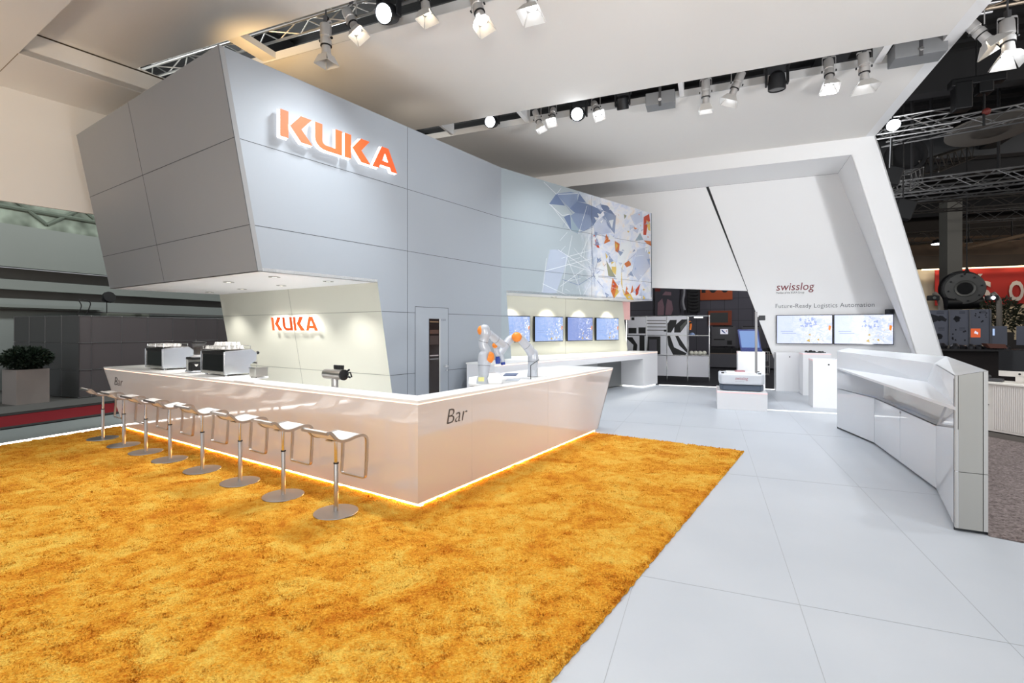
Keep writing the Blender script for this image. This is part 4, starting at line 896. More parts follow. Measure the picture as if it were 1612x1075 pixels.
# ------------------------------------------------------------------ pedestals
def pedestal(p, w, d, h, label, lock=True, X=E1, Yv=E2, m=None, line=True):
    t = thing('display_pedestal', label, 'pedestal', p)
    b = MB(); b.prism([p, p+X*w, p+X*w+Yv*d, p+Yv*d], (0, 0, h), m or SATIN); bd = b.build('body', t, bevel=.004)
    if line:
        b = MB(); e = .002; b.prism([p-X*e-Yv*e, p+X*(w+e)-Yv*e, p+X*(w+e)+Yv*(d+e), p-X*e+Yv*(d+e)], (0, 0, .012), mat('pink edge light', (255, 205, 205), .5, emit=.5, ecol=(255, 170, 170))); o = b.build('edge_light_line', t); o.location.z += h-.03
    if lock:
        b = MB(); c = p+X*w*.6+Vector((0, 0, h-.12)); b.lathe(c+Yv*.001, [(.017, 0), (.017, .006)], BLACK, 14, -Yv); b.build('lock', bd)
    return t
p = Vector((7.76, 14.34, 0)); q = atz(1255.5, 616); pedestal(p, (q-p).length, .45, 1.13, 'white pedestal standing against the portal wall at its left foot', line=False)
pB = atz(1264, 622); pB2 = atz(1300, 624); tB = pedestal(pB, .66, .6, 1.16, 'white pedestal with small black objects on its top', lock=False)
pC = atz(1279.8, 641.5); pC2 = atz(1316.5, 643.5); tC = pedestal(pC, .52, .55, 1.12, 'nearest white pedestal, beside the left end of the reception counter')
o0 = pB+E1*.15+E2*.3+Vector((0, 0, 1.16))
for i, (dx, dy, r, h_) in enumerate(((.1, .1, .055, .07), (.2, .22, .045, .05), (.31, .05, .05, .045), (.4, .2, .04, .04), (.02, .25, .04, .05))):
    b = MB(); b.lathe(o0+E1*dx+E2*dy, [(r, 0), (r*1.1, h_*.3), (r*.8, h_*.8), (r*.3, h_)], BLACK, 14); tag(b.build('exhibit_part', smooth=50), 'small black machine part lying on the white pedestal behind the nearest one', 'machine part', 'black parts on the pedestal')
b = MB(); b.prism([o0+E1*.0, o0+E1*.45, o0+E1*.45+E2*.06, o0+E2*.06], (0, 0, .02), BLACK); tag(b.build('black_bar'), 'flat black bar lying along the front edge of the pedestal top', 'bar')
# mobile robot on its plinth
pr0 = atz(1129, 643.6); pr = pedestal(pr0, 1.02, 1.15, .41, 'low white plinth carrying the mobile robot', lock=False)
rb = thing('mobile_robot', 'flat white and dark grey mobile robot on the low plinth', 'mobile robot', pr0+Vector((0, 0, .41)))
def RBX(u, v, z): return pr0+E1*u+E2*v+Vector((0, 0, .41+z))
b = MB(); b.prism([RBX(.12, .12, .01), RBX(.9, .12, .01), RBX(.97, .3, .01), RBX(.97, .9, .01), RBX(.06, .9, .01), RBX(.06, .25, .01)], (0, 0, .13), mat('robot base grey', (84, 96, 112), .45)); b.build('chassis', rb, bevel=.02)
b = MB(); b.prism([RBX(.1, .10, .15), RBX(.92, .10, .15), RBX(.99, .28, .15), RBX(.99, .94, .15), RBX(.04, .94, .15), RBX(.04, .22, .15)], (0, 0, .24), mat('robot shell', (222, 226, 232), .35)); b.build('shell', rb, bevel=.035, seg=3)
b = MB(); b.prism([RBX(.2, .2, .39), RBX(.82, .2, .39), RBX(.82, .85, .39), RBX(.2, .85, .39)], (0, 0, .015), MATTEW); b.build('lid', rb, bevel=.01)
for u, v in ((.12, .2), (.88, .2), (.12, .85), (.9, .8)):
    b = MB(); b.lathe(RBX(u, v, .39), [(.035, 0), (.03, .02)], BLACK, 12); b.build('corner_socket', rb)
text('lettering', 'swisslog', RBX(.38, .097, .26), E1, (0, 0, 1), .10, mat('pale red lettering', (190, 130, 140), .5), rb, .15, width=.26, ext=.003)
text('lettering', 'Member of the KUKA Group', RBX(.38, .097, .215), E1, (0, 0, 1), .025, mat('grey pale lettering', (170, 174, 180), .5), rb, width=.18, ext=.003)
b = MB(); b.box(RBX(.5, .6, .42), (.2, .1, .03), mat('pale red lettering')); b.build('red_marking', rb)
p = atz(1151, 613.5, .0) if False else UV(pr0.dot(E1)+.50, pr0.dot(E2)+1.5, 0)
tS = pedestal(p, .62, .5, 1.25, 'white pedestal behind the mobile robot carrying a touch screen', lock=False)
sc = thing('touch_screen', 'tilted blue touch screen on the pedestal behind the mobile robot', 'screen', p+Vector((0, 0, 1.25)))
c = p+E1*.32+E2*.2+Vector((0, 0, 1.25)); X = (E1*.97).normalized(); Yv = (Vector((0, 0, 1))+E2*.35-E1*.12).normalized(); Nn = X.cross(Yv)
Nn = X.cross(Yv).normalized()
if Nn.dot(EYE-c) < 0: Nn = -Nn
b = MB(); b.obox(c+Yv*.30, X*.24, Yv*.29, Nn*.02, mat('navy bezel', (44, 56, 110), .35)); b.build('housing', sc, bevel=.006)
b = MB(); b.obox(c+Yv*.32+Nn*.021, X*.205, Yv*.225, Nn*.001, mat('blue display', (20, 20, 20), .3, emit=.75, ecol=(130, 165, 225))); b.build('display', sc)
b = MB(); b.obox(c+Vector((0, 0, .03)), X*.24, E2*.12, Vector((0, 0, .028)), mat('navy bezel')); b.build('foot', sc)
p = atz(1190.3, 614.5, .41); po = thing('sensor_post', 'thin grey metal post with a small camera, at the right edge of the robot plinth', 'post', p)
b = MB(); b.box(p+Vector((0, 0, .9)), (.05, .05, 1.8), mat('post steel', (150, 150, 152), .4, .6), E1, E2); b.build('post', po)
b = MB(); b.box(p+E1*.12+Vector((0, 0, 1.66)), (.13, .1, .11), mat('dark housing'), E1, E2); b.box(p+E1*.04+Vector((0, 0, 1.66)), (.05, .03, .03), BLACK, E1, E2); b.build('camera_head', po, bevel=.01)
# ------------------------------------------------------------------ reception counter
def carpet_mottle(m):
    nt = m.node_tree; p = nt.nodes['Principled BSDF']; tc = nt.nodes.new('ShaderNodeTexCoord'); n = nt.nodes.new('ShaderNodeTexNoise'); n.inputs['Scale'].default_value = 38; n.inputs['Detail'].default_value = 5; n.inputs['Roughness'].default_value = .7
    nt.links.new(tc.outputs['Object'], n.inputs['Vector']); r = nt.nodes.new('ShaderNodeValToRGB'); r.color_ramp.elements[0].position = .35; r.color_ramp.elements[0].color = lin((84, 74, 72))+(1,)
    r.color_ramp.elements[1].position = .68; r.color_ramp.elements[1].color = lin((158, 146, 142))+(1,); nt.links.new(n.outputs['Fac'], r.inputs[0]); nt.links.new(r.outputs[0], p.inputs['Base Color'])
rc = thing('reception_counter', 'faceted glossy white reception counter with a shelf, on the right', 'counter', (4.8, 6.0, 0))
E0 = Vector((3.963, 4.36, 0)); S0 = Vector((5.93, 8.9, 0)); Q1 = Vector((4.737, 5.447, 0)); Q2 = Vector((5.678, 7.646, 0)); C1 = Vector((5.53, 6.50, 0)); EE = Vector((4.16, 4.262, 0))
ZS, ZP = 1.11, 1.385
F1 = at(1470.7, 572, 6.42); B1 = Vector((6.22, 6.98, 1.42)); B0 = Vector((6.39, 9.3, 1.45)); 
def V(p, z): return Vector((p.x, p.y, z))
GW = mat('glossy white acrylic', (214, 218, 224), .04, ior=1.9)
inn = Vector((.92, -.39, 0))
ZG = .73
lo0, lo1, lo2, lo3 = E0, Q1, Q2, S0
b = MB()
b.prism([V(E0, .03), V(Q1, .03), V(Q1, ZG), V(E0, ZG+.18)], inn*.02, GW); b.build('near_facet_panel', rc)
mid = Q1+(Q2-Q1)*.5
for a_, c_, nmn in ((Q1, mid, 'door'), (mid, Q2, 'door')):
    b = MB(); e = (c_-a_).normalized()*.004; b.prism([V(a_+e, .03), V(c_-e, .03), V(c_-e, ZG), V(a_+e, ZG)], inn*.02, GW)
    m2 = (a_+c_)/2; rcd = b.build(nmn, rc)
b = MB(); b.prism([V(Q2+(S0-Q2)*.004, .03), V(S0, .03), V(S0, ZG), V(Q2+(S0-Q2)*.004, ZG)], inn*.02, GW); b.build('far_facet_panel', rc)
b = MB(); b.prism([V(mid, ZG-.06), V(mid-(mid-Q1).normalized()*.0+Vector((-.004, 0, 0)), ZG-.02), V(mid+Vector((-.03, -.03, 0)), ZG-.04)], inn*.01, CHROME); b.box(V(mid, ZG-.03)-inn*.008, (.012, .05, .02), CHROME, inn, (Q2-Q1).normalized()); b.build('door_lock', rcd)
# recess above the doors
b = MB(); r1, r2, r3 = Q1+inn*.22, Q2+inn*.22, S0
b.prism([V(Q1, ZG), V(Q2, ZG), V(S0, ZG), V(Q2+inn*.3, ZG), V(Q1+inn*.3, ZG)], (0, 0, -.01), GW)
b.prism([V(E0, ZG+.18), V(Q1, ZG), V(Q1+inn*.12, ZS-.02), V(E0, ZS-.02)], inn*.01, GW)
b.prism([V(Q1+inn*.12, ZG), V(Q2+inn*.12, ZG), V(Q2+inn*.12, ZS-.02), V(Q1+inn*.12, ZS-.02)], inn*.01, mat('recess panel', (206, 206, 202), .1))
b.prism([V(Q2+inn*.12, ZG), V(S0, ZG), V(S0, ZS-.02), V(Q2+inn*.12, ZS-.02)], inn*.01, GW); b.build('recess_panels', rc)
# shelf
sp = E0+(S0-E0)*.001
b = MB(); b.prism([V(E0, ZS-.03), V(S0, ZS-.03), V(C1, ZS-.03)], (0, 0, .03), mat('shelf white', (232, 235, 240), .3, spec=.4)); b.build('shelf', rc)
# parapet facets (one closed shell)
b = MB(); P = [V(E0, ZS), V(C1, ZS), V(S0, ZS), V(E0, ZP), F1, V(S0, 1.41), EE+Vector((0, 0, 1.44)), B1, B0]
PW = mat('parapet white', (226, 230, 236), .22, spec=.4)
b.add(P, [[0, 1, 4, 3], [1, 2, 5, 4], [3, 4, 7], [3, 7, 6], [4, 5, 8, 7]], PW)
gz = [V(EE, 0), V(B1, 0), V(B0, 0)]
b.add([EE+Vector((0, 0, 1.44)), B1, B0, V(S0, 1.41), V(EE, 0.0), V(B1, 0), V(B0, 0), V(S0, 0)], [[0, 1, 5, 4], [1, 2, 6, 5], [2, 3, 7, 6]], PW); b.build('parapet', rc)
b = MB(); p, q = F1+(V(E0, ZP)-F1)*.15, F1+(V(E0, ZP)-F1)*.97
nrm = (V(E0, ZP)-F1).cross(B1-F1).normalized(); nrm = nrm if nrm.z > 0 else -nrm
seam(b, p+nrm*.001, q+nrm*.001, nrm, .012, mat('panel gap', (120, 124, 128), .5)); b.build('top_joint', rc)
# end face: grey panel between two strips
ed = (EE-E0); w_ = ed.length; ed = ed.normalized(); en = Vector((ed.y, -ed.x, 0)); en = en if en.dot(Vector((0, 0, 0))-E0) > 0 else -en
GE = mat('end panel grey', (158, 158, 154), .22, coat=.3)
for x0, x1, nmx, mx_ in ((0, .075*.22/.22*w_, 'edge_strip', mat('edge strip', (176, 176, 174), .25)), (.095*w_, .84*w_, 'end_panel', GE), (.87*w_, w_, 'edge_strip', mat('edge strip'))):
    zt0 = ZP+(1.44-ZP)*x0/w_; zt1 = ZP+(1.44-ZP)*x1/w_
    for za, zb_, in ((.03, .53), (.535, None)):
        b = MB(); b.prism([E0+ed*x0+Vector((0, 0, za)), E0+ed*x1+Vector((0, 0, za)), E0+ed*x1+Vector((0, 0, zb_ or zt1)), E0+ed*x0+Vector((0, 0, zb_ or zt0))], -en*.03, mx_); b.build(nmx, rc)
b = MB(); b.prism([E0-en*.035+Vector((0, 0, .0)), EE-en*.035, EE-en*.035+Vector((0, 0, 1.36)), E0-en*.035+Vector((0, 0, 1.36))], -en*.01, mat('dark core', (60, 62, 64), .6))
b.prism([V(E0+inn*.03-en*.05, 0), V(Q1+inn*.04, 0), V(Q2+inn*.04, 0), V(S0+inn*.04, 0), V(S0+inn*.1, 0), V(Q2+inn*.1, 0), V(Q1+inn*.1, 0), V(E0+inn*.1-en*.05, 0)], (0, 0, .05), mat('dark core')); b.build('plinth', rc)
# ------------------------------------------------------------------ right rear corner: carpet, sideboard, computer, phone
b = MB(); g0 = EE-Vector((0, 0, 0)); CARP = mat('grey brown carpet', (122, 110, 106), .98, spec=.05, bump=1.0, bscale=90); carpet_mottle(CARP)
c1_, c2_ = atz(1556, 845), atz(1612, 856); d_ = (c2_-c1_).normalized()
b.prism([V(EE, .002), c1_+Vector((.02, 0, .002)), c1_+d_*3+Vector((0, 0, .002)), Vector((12, 10.5, .002)), Vector((6.6, 9.6, .002)), V(B0, .002), V(B1, .002)], (0, 0, .014), CARP); tag(b.build('grey_carpet'), 'grey-brown shag carpet behind the reception counter', 'carpet')
sb0 = Vector((7.85, 8.35, 0)); sbd = Vector((.16, -.987, 0)).normalized(); sbn = Vector((.987, .16, 0)); sbl = 2.6
sd = thing('sideboard', 'white sideboard with roller shutter doors behind the reception counter', 'sideboard', sb0)
sbd = (Vector((8.06, 7.68, 0))-Vector((7.96, 8.13, 0))).normalized(); sbn = Vector((-sbd.y, sbd.x, 0)); sb0 = Vector((7.96, 8.13, 0))-sbd*.35
b = MB(); b.prism([sb0, sb0+sbd*sbl, sb0+sbd*sbl+sbn*.5, sb0+sbn*.5], (0, 0, .10), mat('sideboard plinth', (110, 104, 98), .7)); b.build('plinth', sd)
b = MB(); b.prism([V(sb0, .12), V(sb0+sbd*sbl, .12), V(sb0+sbd*sbl+sbn*.5, .12), V(sb0+sbn*.5, .12)], (0, 0, .78), mat('sideboard white', (222, 216, 208), .5)); b.build('body', sd)
b = MB(); q = -sbn*.03-sbd*.03; b.prism([V(sb0+q, .9), V(sb0+sbd*sbl+q, .9), V(sb0+sbd*sbl+sbn*.52, .9), V(sb0+sbn*.52+q*.0, .9)], (0, 0, .03), mat('sideboard top', (240, 234, 224), .4)); b.build('top', sd, bevel=.004)
for k_ in range(2):
    x0 = .40+k_*.95; b = MB()
    n = 30
    for i in range(n):
        a_ = x0+.85*i/n; b.prism([V(sb0+sbd*a_-sbn*.001, .16), V(sb0+sbd*(a_+.85/n*.7)-sbn*.001, .16), V(sb0+sbd*(a_+.85/n*.7)-sbn*.001, .87), V(sb0+sbd*a_-sbn*.001, .87)], -sbn*.006, mat('shutter slat', (226, 220, 214), .5))
    b.build('roller_shutter', sd)
b = MB(); b.lathe(V(sb0+sbd*.33-sbn*.002, .55), [(.012, 0), (.012, .008)], BLACK, 12, -sbn); b.build('lock', sd)
b = MB(); seam(b, V(sb0+sbd*.3-sbn*.001, .13), V(sb0+sbd*.3-sbn*.001, .88), -sbn, .012, mat('panel gap')); b.build('side_joint', sd)
b = MB(); b.prism([V(sb0+sbd*1.6, .03) , V(sb0+sbd*1.6+Vector((0, 0, 0)), .03)+sbd*.02, V(sb0+sbd*1.6, .03)+sbd*.02+sbn*.02, V(sb0+sbd*1.6, .03)+sbn*.02], (0, 0, .02), BLACK)
mc = onpl(1596, 592, Vector((8.3, 8.2, 0)), Vector((0, 1, 0))); mY = 8.0
def M_(px, py, Y=7.95): return at(px, py, Y)
cmp_ = thing('desktop_computer', 'all-in-one desktop computer with a black screen and silver chin on the sideboard', 'computer', V(M_(1596, 600), .93))
tl_, tr_ = M_(1572, 551, 8.15), M_(1640, 549, 7.75); zb0 = 1.08; X = (V(tr_, 0)-V(tl_, 0)); wid = X.length; X.normalize(); Nn = Vector((X.y, -X.x, 0)); zt_ = tl_.z
bl = V(tl_, 0)
b = MB(); b.prism([V(bl, 1.12), V(bl+X*wid, 1.12), V(bl+X*wid, zt_), V(bl, zt_)], -Nn*.02, GLOSSB); b.build('screen_glass', cmp_)
b = MB(); b.prism([V(bl, 1.03), V(bl+X*wid, 1.03), V(bl+X*wid, 1.12), V(bl, 1.12)], -Nn*.02, mat('silver chin', (214, 208, 200), .35, .3))
b.prism([V(bl+X*wid*.40, .95), V(bl+X*wid*.6, .95), V(bl+X*wid*.6, 1.04), V(bl+X*wid*.4, 1.04)], -Nn*.01, mat('silver chin')); b.prism([V(bl+X*wid*.38, .935)+Nn*.08, V(bl+X*wid*.62, .935)+Nn*.08, V(bl+X*wid*.62, .935)-Nn*.1, V(bl+X*wid*.38, .935)-Nn*.1], (0, 0, .012), mat('silver chin')); b.build('chin_and_stand', cmp_)
b = MB(); c = V(bl+X*wid*.5, 1.075)+Nn*.001; b.lathe(c, [(.016, 0), (.016, .002)], BLACK, 16, Nn); b.ball(c+Vector((.004, 0, .02)), .004, BLACK, 8, 5); b.build('fruit_mark', cmp_)
ph = thing('desk_phone', 'dark grey desk phone left of the computer on the sideboard', 'telephone', V(M_(1564, 590), .93))
p = V(M_(1566, 590, 8.2), .932); b = MB(); b.prism([p-X*.10-Nn*-.08, p+X*.10+Nn*.08, p+X*.10-Nn*.1, p-X*.10-Nn*.1], (0, 0, .05), mat('phone grey', (64, 64, 66), .4)); b.build('phone_body', ph, bevel=.008)
b = MB(); b.sweep(smooth_path([p-X*.08+Nn*.05+UP*.06, p-X*.07+UP*.085, p-X*.07-Nn*.06+UP*.085, p-X*.08-Nn*.1+UP*.06], 4), .018, mat('phone grey'), 10); b.build('handset', ph)
# ================================================================== LAMPS IN THE CANOPY GAPS
def lamp_px(px, v, z):
    r = (px-CX)/F; A_ = UV(0, v); t = (r*A_.y-A_.x)/(E1.x-r*E1.y); return UV(t, v, z)
SIL = mat('lamp silver', (196, 194, 192), .32, .35); HOTC = mat('lamp glow cool', (255, 255, 255), .4, emit=14, ecol=(240, 246, 255)); HOTW = mat('lamp glow warm', (255, 240, 220), .4, emit=10, ecol=(255, 236, 208)); OFFL = mat('lamp lens off', (70, 74, 80), .1)
BARN = mat('barn door white', (200, 198, 194), .45)
def profile_lamp(P, aim, label, glow, s=1.0, grp='silver spotlights in the canopy gaps', op=.55, col=None):
    t = thing('spotlight', label, 'spotlight', P, 0, grp); d = Vector(aim).normalized()
    x = d.orthogonal().normalized() if abs(d.z) < .98 else Vector((E1)); x = (E1-d*E1.dot(d)).normalized(); y = d.cross(x)
    top = P+Vector((0, 0, .0))
    b = MB(); b.lathe(P-d*.24*s, [(.03*s, -.03*s), (.085*s, 0), (.09*s, .03*s), (.09*s, .2*s), (.078*s, .21*s), (.078*s, .25*s), (.09*s, .26*s), (.09*s, .34*s), (.07*s, .35*s), (.075*s, .47*s), (.085*s, .48*s), (.085*s, .5*s)], SIL, 22, d); lb_ = b.build('lamp_body', t, smooth=35)
    b = MB(); b.lathe(P+d*.1*s, [(.0915*s, 0), (.0915*s, .015*s)], BLACK, 22, d); b.build('focus_ring', lb_)
    b = MB(); b.lathe(P+d*.264*s, [(.0001, .004), (.08*s, 0), (.08*s, -.003)], glow, 18, d); b.build('lens', lb_)
    for k in range(4):
        a = x if k % 2 == 0 else y; sg = 1 if k < 2 else -1; o_ = y if k % 2 == 0 else x
        c0_ = P+d*.262*s+a*sg*.088*s; c1b = P+d*(.262+.15)*s+a*sg*(.088+.11*op)*s
        b = MB(); nn = (c1b-c0_).cross(o_).normalized()
        b.prism([c0_-o_*.088*s, c0_+o_*.088*s, c1b+o_*(.088+.085*op)*s, c1b-o_*(.088+.085*op)*s], nn*.004, BARN); b.build('barn_door', t)
    b = MB(); pv = [P+x*.115*s+d*.0, P+x*.115*s+Vector((0, 0, .28*s)), P-x*.115*s+Vector((0, 0, .28*s)), P-x*.115*s]
    b.ribbon(rpath(pv, .03), d, .03*s, .006, SIL)
    for sg in (-1, 1): b.lathe(P+x*sg*.12*s, [(.022*s, -.01), (.022*s, .01)], BLACK, 10, x)
    b.build('yoke', t)
    b = MB(); b.box(P+Vector((0, 0, .33*s)), (.06*s, .06*s, .1*s), mat('clamp', (90, 90, 92), .5, .5)); b.tube(P+Vector((0, 0, .33*s)), P+Vector((0, 0, .95)), .014, mat('clamp'), 6); b.sweep(smooth_path([P-d*.24*s, P-d*.3*s+Vector((.05, 0, .05)), P+Vector((.03, .05, .36*s))], 4), .008, BLACK, 6); b.build('clamp_and_cable', t)
    return t
def moving_head(P, aim, label, lit, s=1.0):
    t = thing('moving_head_lamp', label, 'spotlight', P, 0, 'black moving head lamps'); d = Vector(aim).normalized(); x = (E1-d*E1.dot(d)).normalized()
    b = MB(); b.lathe(P-d*.17*s, [(.07*s, 0), (.13*s, .06*s), (.15*s, .2*s), (.15*s, .32*s), (.135*s, .33*s), (.13*s, .31*s)], mat('moving head black', (24, 25, 28), .5), 26, d); lh_ = b.build('lamp_head', t, smooth=35)
    b = MB(); b.lathe(P+d*.14*s, [(.0001, 0), (.128*s, 0), (.128*s, .008)], HOTC if lit else GLOSSB, 24, d); b.build('lens', lh_)
    for sg in (-1, 1):
        b = MB(); c = P+x*sg*.175*s; b.box(c+Vector((0, 0, .10*s)), (.04*s, .12*s, .34*s), mat('moving head black'), x, UP.cross(x).normalized()); b.build('yoke_arm', t, bevel=.015)
    b = MB(); b.box(P+Vector((0, 0, .30*s)), (.42*s, .3*s, .12*s), mat('moving head black'), x, UP.cross(x).normalized()); b.tube(P+Vector((0, 0, .36*s)), P+Vector((0, 0, .98)), .02, BLACK); b.build('base_box', t, bevel=.015)
    return t
def zat(px, py, v): p = lamp_px(px, v, 0); return Vector((p.x, p.y, HC+(HY-py)/F*p.y))
V1, V2 = 6.35, 10.72
DN = Vector((0, 0, -1))
profile_lamp(zat(513, 62, V1), DN+E2*.05, 'silver spotlight hanging straight down at the left of the near canopy gap', OFFL, 1.0)
profile_lamp(zat(553, 32, V1), DN*.9+E1*.55-E2*.1, 'silver spotlight tilted right with a warm glow, left of the bright round lamp', HOTW, .92)
moving_head(zat(612, 22, V1), DN*.5-E2*.9+E1*.02, 'very bright round lamp in the near canopy gap', True, 1.02)
profile_lamp(zat(668, -6, V1), DN+E1*.15, 'warm glowing spotlight cut by the top of the photo, right of the bright round lamp', HOTW, .95)
profile_lamp(zat(752, 12, V1), DN*.95+E1*.35-E2*.1, 'warm glowing spotlight in the near gap, second from its right end', HOTW, .92)
profile_lamp(zat(838, -14, V1), DN-E2*.15, 'grey spotlight at the right end of the near gap, mostly its flaps visible', HOTC, .95, op=.8)
moving_head(zat(775, 192, V2), DN*.35-E2*.95, 'round lit white lamp at the left end of the far canopy gap', True, .95)
profile_lamp(zat(846, 186, V2), DN*.9+E1*.35-E2*.1, 'silver spotlight tilted right, first after the round lamp in the far gap', HOTC, .8)
profile_lamp(zat(870, 180, V2+.1), DN*.9-E2*.6+E1*.1, 'short silver spotlight with bright flaps, touching its left neighbour', HOTC, .8)
moving_head(zat(911, 180, V2), DN*.35-E2*.95, 'round lit white lamp with a black ring, second one in the far gap', True, 1.0)
profile_lamp(zat(938, 170, V2), DN*.8-E2*.55+E1*.35, 'bright silver spotlight right of the second round lamp', HOTC, .85)
moving_head(zat(980, 162, V2), DN*.9+E2*.4, 'unlit black lamp between the bright spotlight and the grey box', False, .85)
profile_lamp(zat(1111, 145, V2), DN+E2*.1, 'silver spotlight hanging straight down right of the grey box', HOTC, .95)
profile_lamp(zat(1160, 132, V2), DN*.9-E1*.38, 'silver spotlight tilted left, just left of the unlit black lamp', HOTC, .95, op=.9)
moving_head(zat(1223, 128, V2), DN*1+E2*.1, 'large unlit black lamp hanging in the right half of the far gap', False, 1.05)
profile_lamp(zat(1305, 112, V2), DN-E2*.25, 'silver spotlight right of the large black lamp', HOTC, .95, op=.7)
profile_lamp(zat(1360, 106, V2), DN+E1*.05, 'silver spotlight with wide open flaps near the right end of the far gap', HOTC, 1.0, op=1.1)
def speaker_box(px, v, z, w, h, d, label, tilt=0):
    P = lamp_px(px, v, z); t = thing('hanging_box_speaker', label, 'speaker', P, 0, 'grey boxes in the far gap')
    b = MB(); b.box(P, (w, d, h), mat('speaker grey', (128, 130, 132), .6), E1, E2); b.build('cabinet', t, bevel=.01)
    b = MB(); b.box(P+UP*(h/2+.12)-E2*(d/2+.0), (.05, .02, .85), mat('clamp'), E1, E2); b.lathe(P-E2*(d/2+.01)-UP*.05, [(.035, -.01), (.035, .01)], CHROME, 14, E2); b.tube(P+UP*h/2, P+E2*.05+UP*(H1+.72-P.z), .014, mat('clamp'), 6); b.build('bracket', t)
speaker_box(1040, 10.75, H1-.12, .58, .26, .34, 'grey box hanging in the middle of the far gap', 0)
speaker_box(1443, 10.75, H1-.02, .75, .28, .4, 'grey box hanging at the right end of the far gap')
RIGHTU = 4.9
def zf(px, py, Y): return at(px, py, Y)
profile_lamp(zf(1538, 48, 8.0), DN*.8+E1*.5-E2*.1, 'warm glowing spotlight with open flaps at the top right, outside the canopy edge', HOTW, 1.0, op=1.0, grp='lamps right of the canopy')
profile_lamp(zf(1586, 58, 7.8), DN+E1*.0-E2*.12, 'upright silver spotlight at the top right corner, flaps edged in white light', HOTC, 1.1, op=.8, grp='lamps right of the canopy')
# ------------------------------------------------------------------ trusses
def truss(p, q, w, h, label, m=ALU, r=.024, bay=.5, grp='lattice trusses', tri=False, braces=True):
    t = thing('lattice_truss', label, 'truss', (p+q)/2, 0, grp); d = (q-p).normalized(); s = d.cross(UP).normalized(); u = s.cross(d); L = (q-p).length
    offs = [s*w/2+u*h/2, s*w/2-u*h/2, -s*w/2-u*h/2, -s*w/2+u*h/2]
    for o in offs: b = MB(); b.tube(p+o, q+o, r, m, 8); b.build('chord', t, smooth=True)
    n = max(2, int(L/bay)); b = MB()
    for f in range(4):
        a, c = offs[f], offs[(f+1) % 4]
        for i in range(n):
            x0, x1 = p+d*L*i/n, p+d*L*(i+1)/n
            b.tube(x0+(a if i % 2 else c), x1+(c if i % 2 else a), r*.5, m, 5)
    b.build('bracing', t); return t
DT = mat('dark truss', (92, 88, 84), .5, .7)
truss(UV(-11, 6.62, H1+.55), UV(3, 6.62, H1+.55), .3, .3, 'aluminium truss above the near canopy gap')
truss(UV(-7, 10.9, H1+.75), UV(4.6, 10.9, H1+.75), .3, .3, 'aluminium truss above the far canopy gap')
pR = zf(1541, 14, 8.0)
truss(UV(3.2, pR.dot(E2)+.1, pR.z+.28), UV(9, pR.dot(E2)+.1, pR.z+.28), .34, .34, 'truss at the top right corner carrying two spotlights', mat('warm truss', (170, 156, 138), .4, .8), r=.028)
def trv(px0, py0, px1, py1, v, w, h, label, m=ALU, r=.03, bay=.55):
    a, c = onv(px0, py0, v), onv(px1, py1, v); z = (a.z+c.z)/2; 
    return truss(Vector((a.x, a.y, a.z)), Vector((c.x, c.y, c.z)), w, h, label, m, r, bay)
trv(1376, 205, 1505, 184, 17, .42, .42, 'upper bright truss right of the portal, ending in open air', r=.03)
trv(1390, 218, 1680, 165, 19, .45, .4, 'truss just below and behind the upper bright truss at the right', r=.03)
trv(1385, 301, 1640, 272, 20, .5, .42, 'middle truss of the group right of the portal, the brightest of three', r=.032)
trv(1385, 312, 1640, 286, 23, .5, .45, 'lower truss of the group right of the portal', mat('truss grey', (128, 128, 128), .4, .8), r=.032)
trv(1410, 329, 1640, 312, 26, .5, .42, 'dim truss under the group of three right of the portal', DT, r=.034)
trv(1500, 343, 1640, 334, 30, .5, .5, 'short far truss with faint highlights at the right edge', mat('truss grey'), r=.03)
trv(1390, 378, 1660, 362, 34, .6, .6, 'dark far truss just above the brown roof at the right', DT, r=.04)
a, c = onv(1416, 290, 19), onv(1440, 277, 21); truss(a, c, .5, .5, 'short tangled truss piece beside the portal leg', ALU, .02, .3)
a, c = onv(1462, 262, 25.5), onv(1530, 238, 31); truss(a, c, .6, .6, 'dark slanting truss in the hall roof at the right', DT, .03)
# black box lamps by the portal leg, chain hoist
for px, py, v, s, lb in ((1404, 277, 18, .28, 'upper black box lamp behind the portal leg'), (1422, 330, 19, .32, 'lower black box lamp tilted beside the portal leg')):
    P = onv(px, py, v); t = thing('flood_lamp', lb, 'lamp', P); b = MB(); b.box(P, (s*1.6, s, s*1.9), BLACK, (E1*.9+UP*-.3).normalized(), E2); b.build('housing', t, bevel=.03); b = MB(); b.tube(P+UP*s*.8, V(P, 11.48), .02, BLACK); b.build('bracket', t)
P = onv(1405, 196, 16.5); b = MB(); t = thing('flood_lamp', 'small glaring white lamp at the outer corner of the canopy', 'lamp', P); b.box(P, (.28, .15, .16), mat('clamp'), E1, E2); b.build('housing', t)
b = MB(); b.lathe(P-E2*.08-UP*.05, [(.0001, 0), (.16, 0), (.15, .02)], HOTC, 18, -E2-UP*.8); b.build('lens', t); b = MB(); b.tube(P+UP*.08, V(P, 11.3), .02, BLACK); b.build('bracket', t)
b = MB(); a = onv(1402.5, 208, 17.5); c = onv(1400, 264, 17.5); b.tube(a, c, .012, mat('white cable', (220, 222, 226), .5)); tag(b.build('hanging_cable'), 'white cable hanging down beside the portal leg', 'cable')
P = onv(1537, 150, 16); t = thing('chain_hoist', 'black chain hoist hanging over the upper trusses at the right', 'hoist', P)
b = MB(); b.box(P+UP*.35, (1.1, .3, .2), BLACK, E1, E2); b.box(P-E1*.3, (.35, .35, .7), BLACK, E1, E2); b.box(P+E1*.15+UP*.15, (.3, .3, .3), BLACK, E1, E2); b.build('hoist_body', t, bevel=.03)
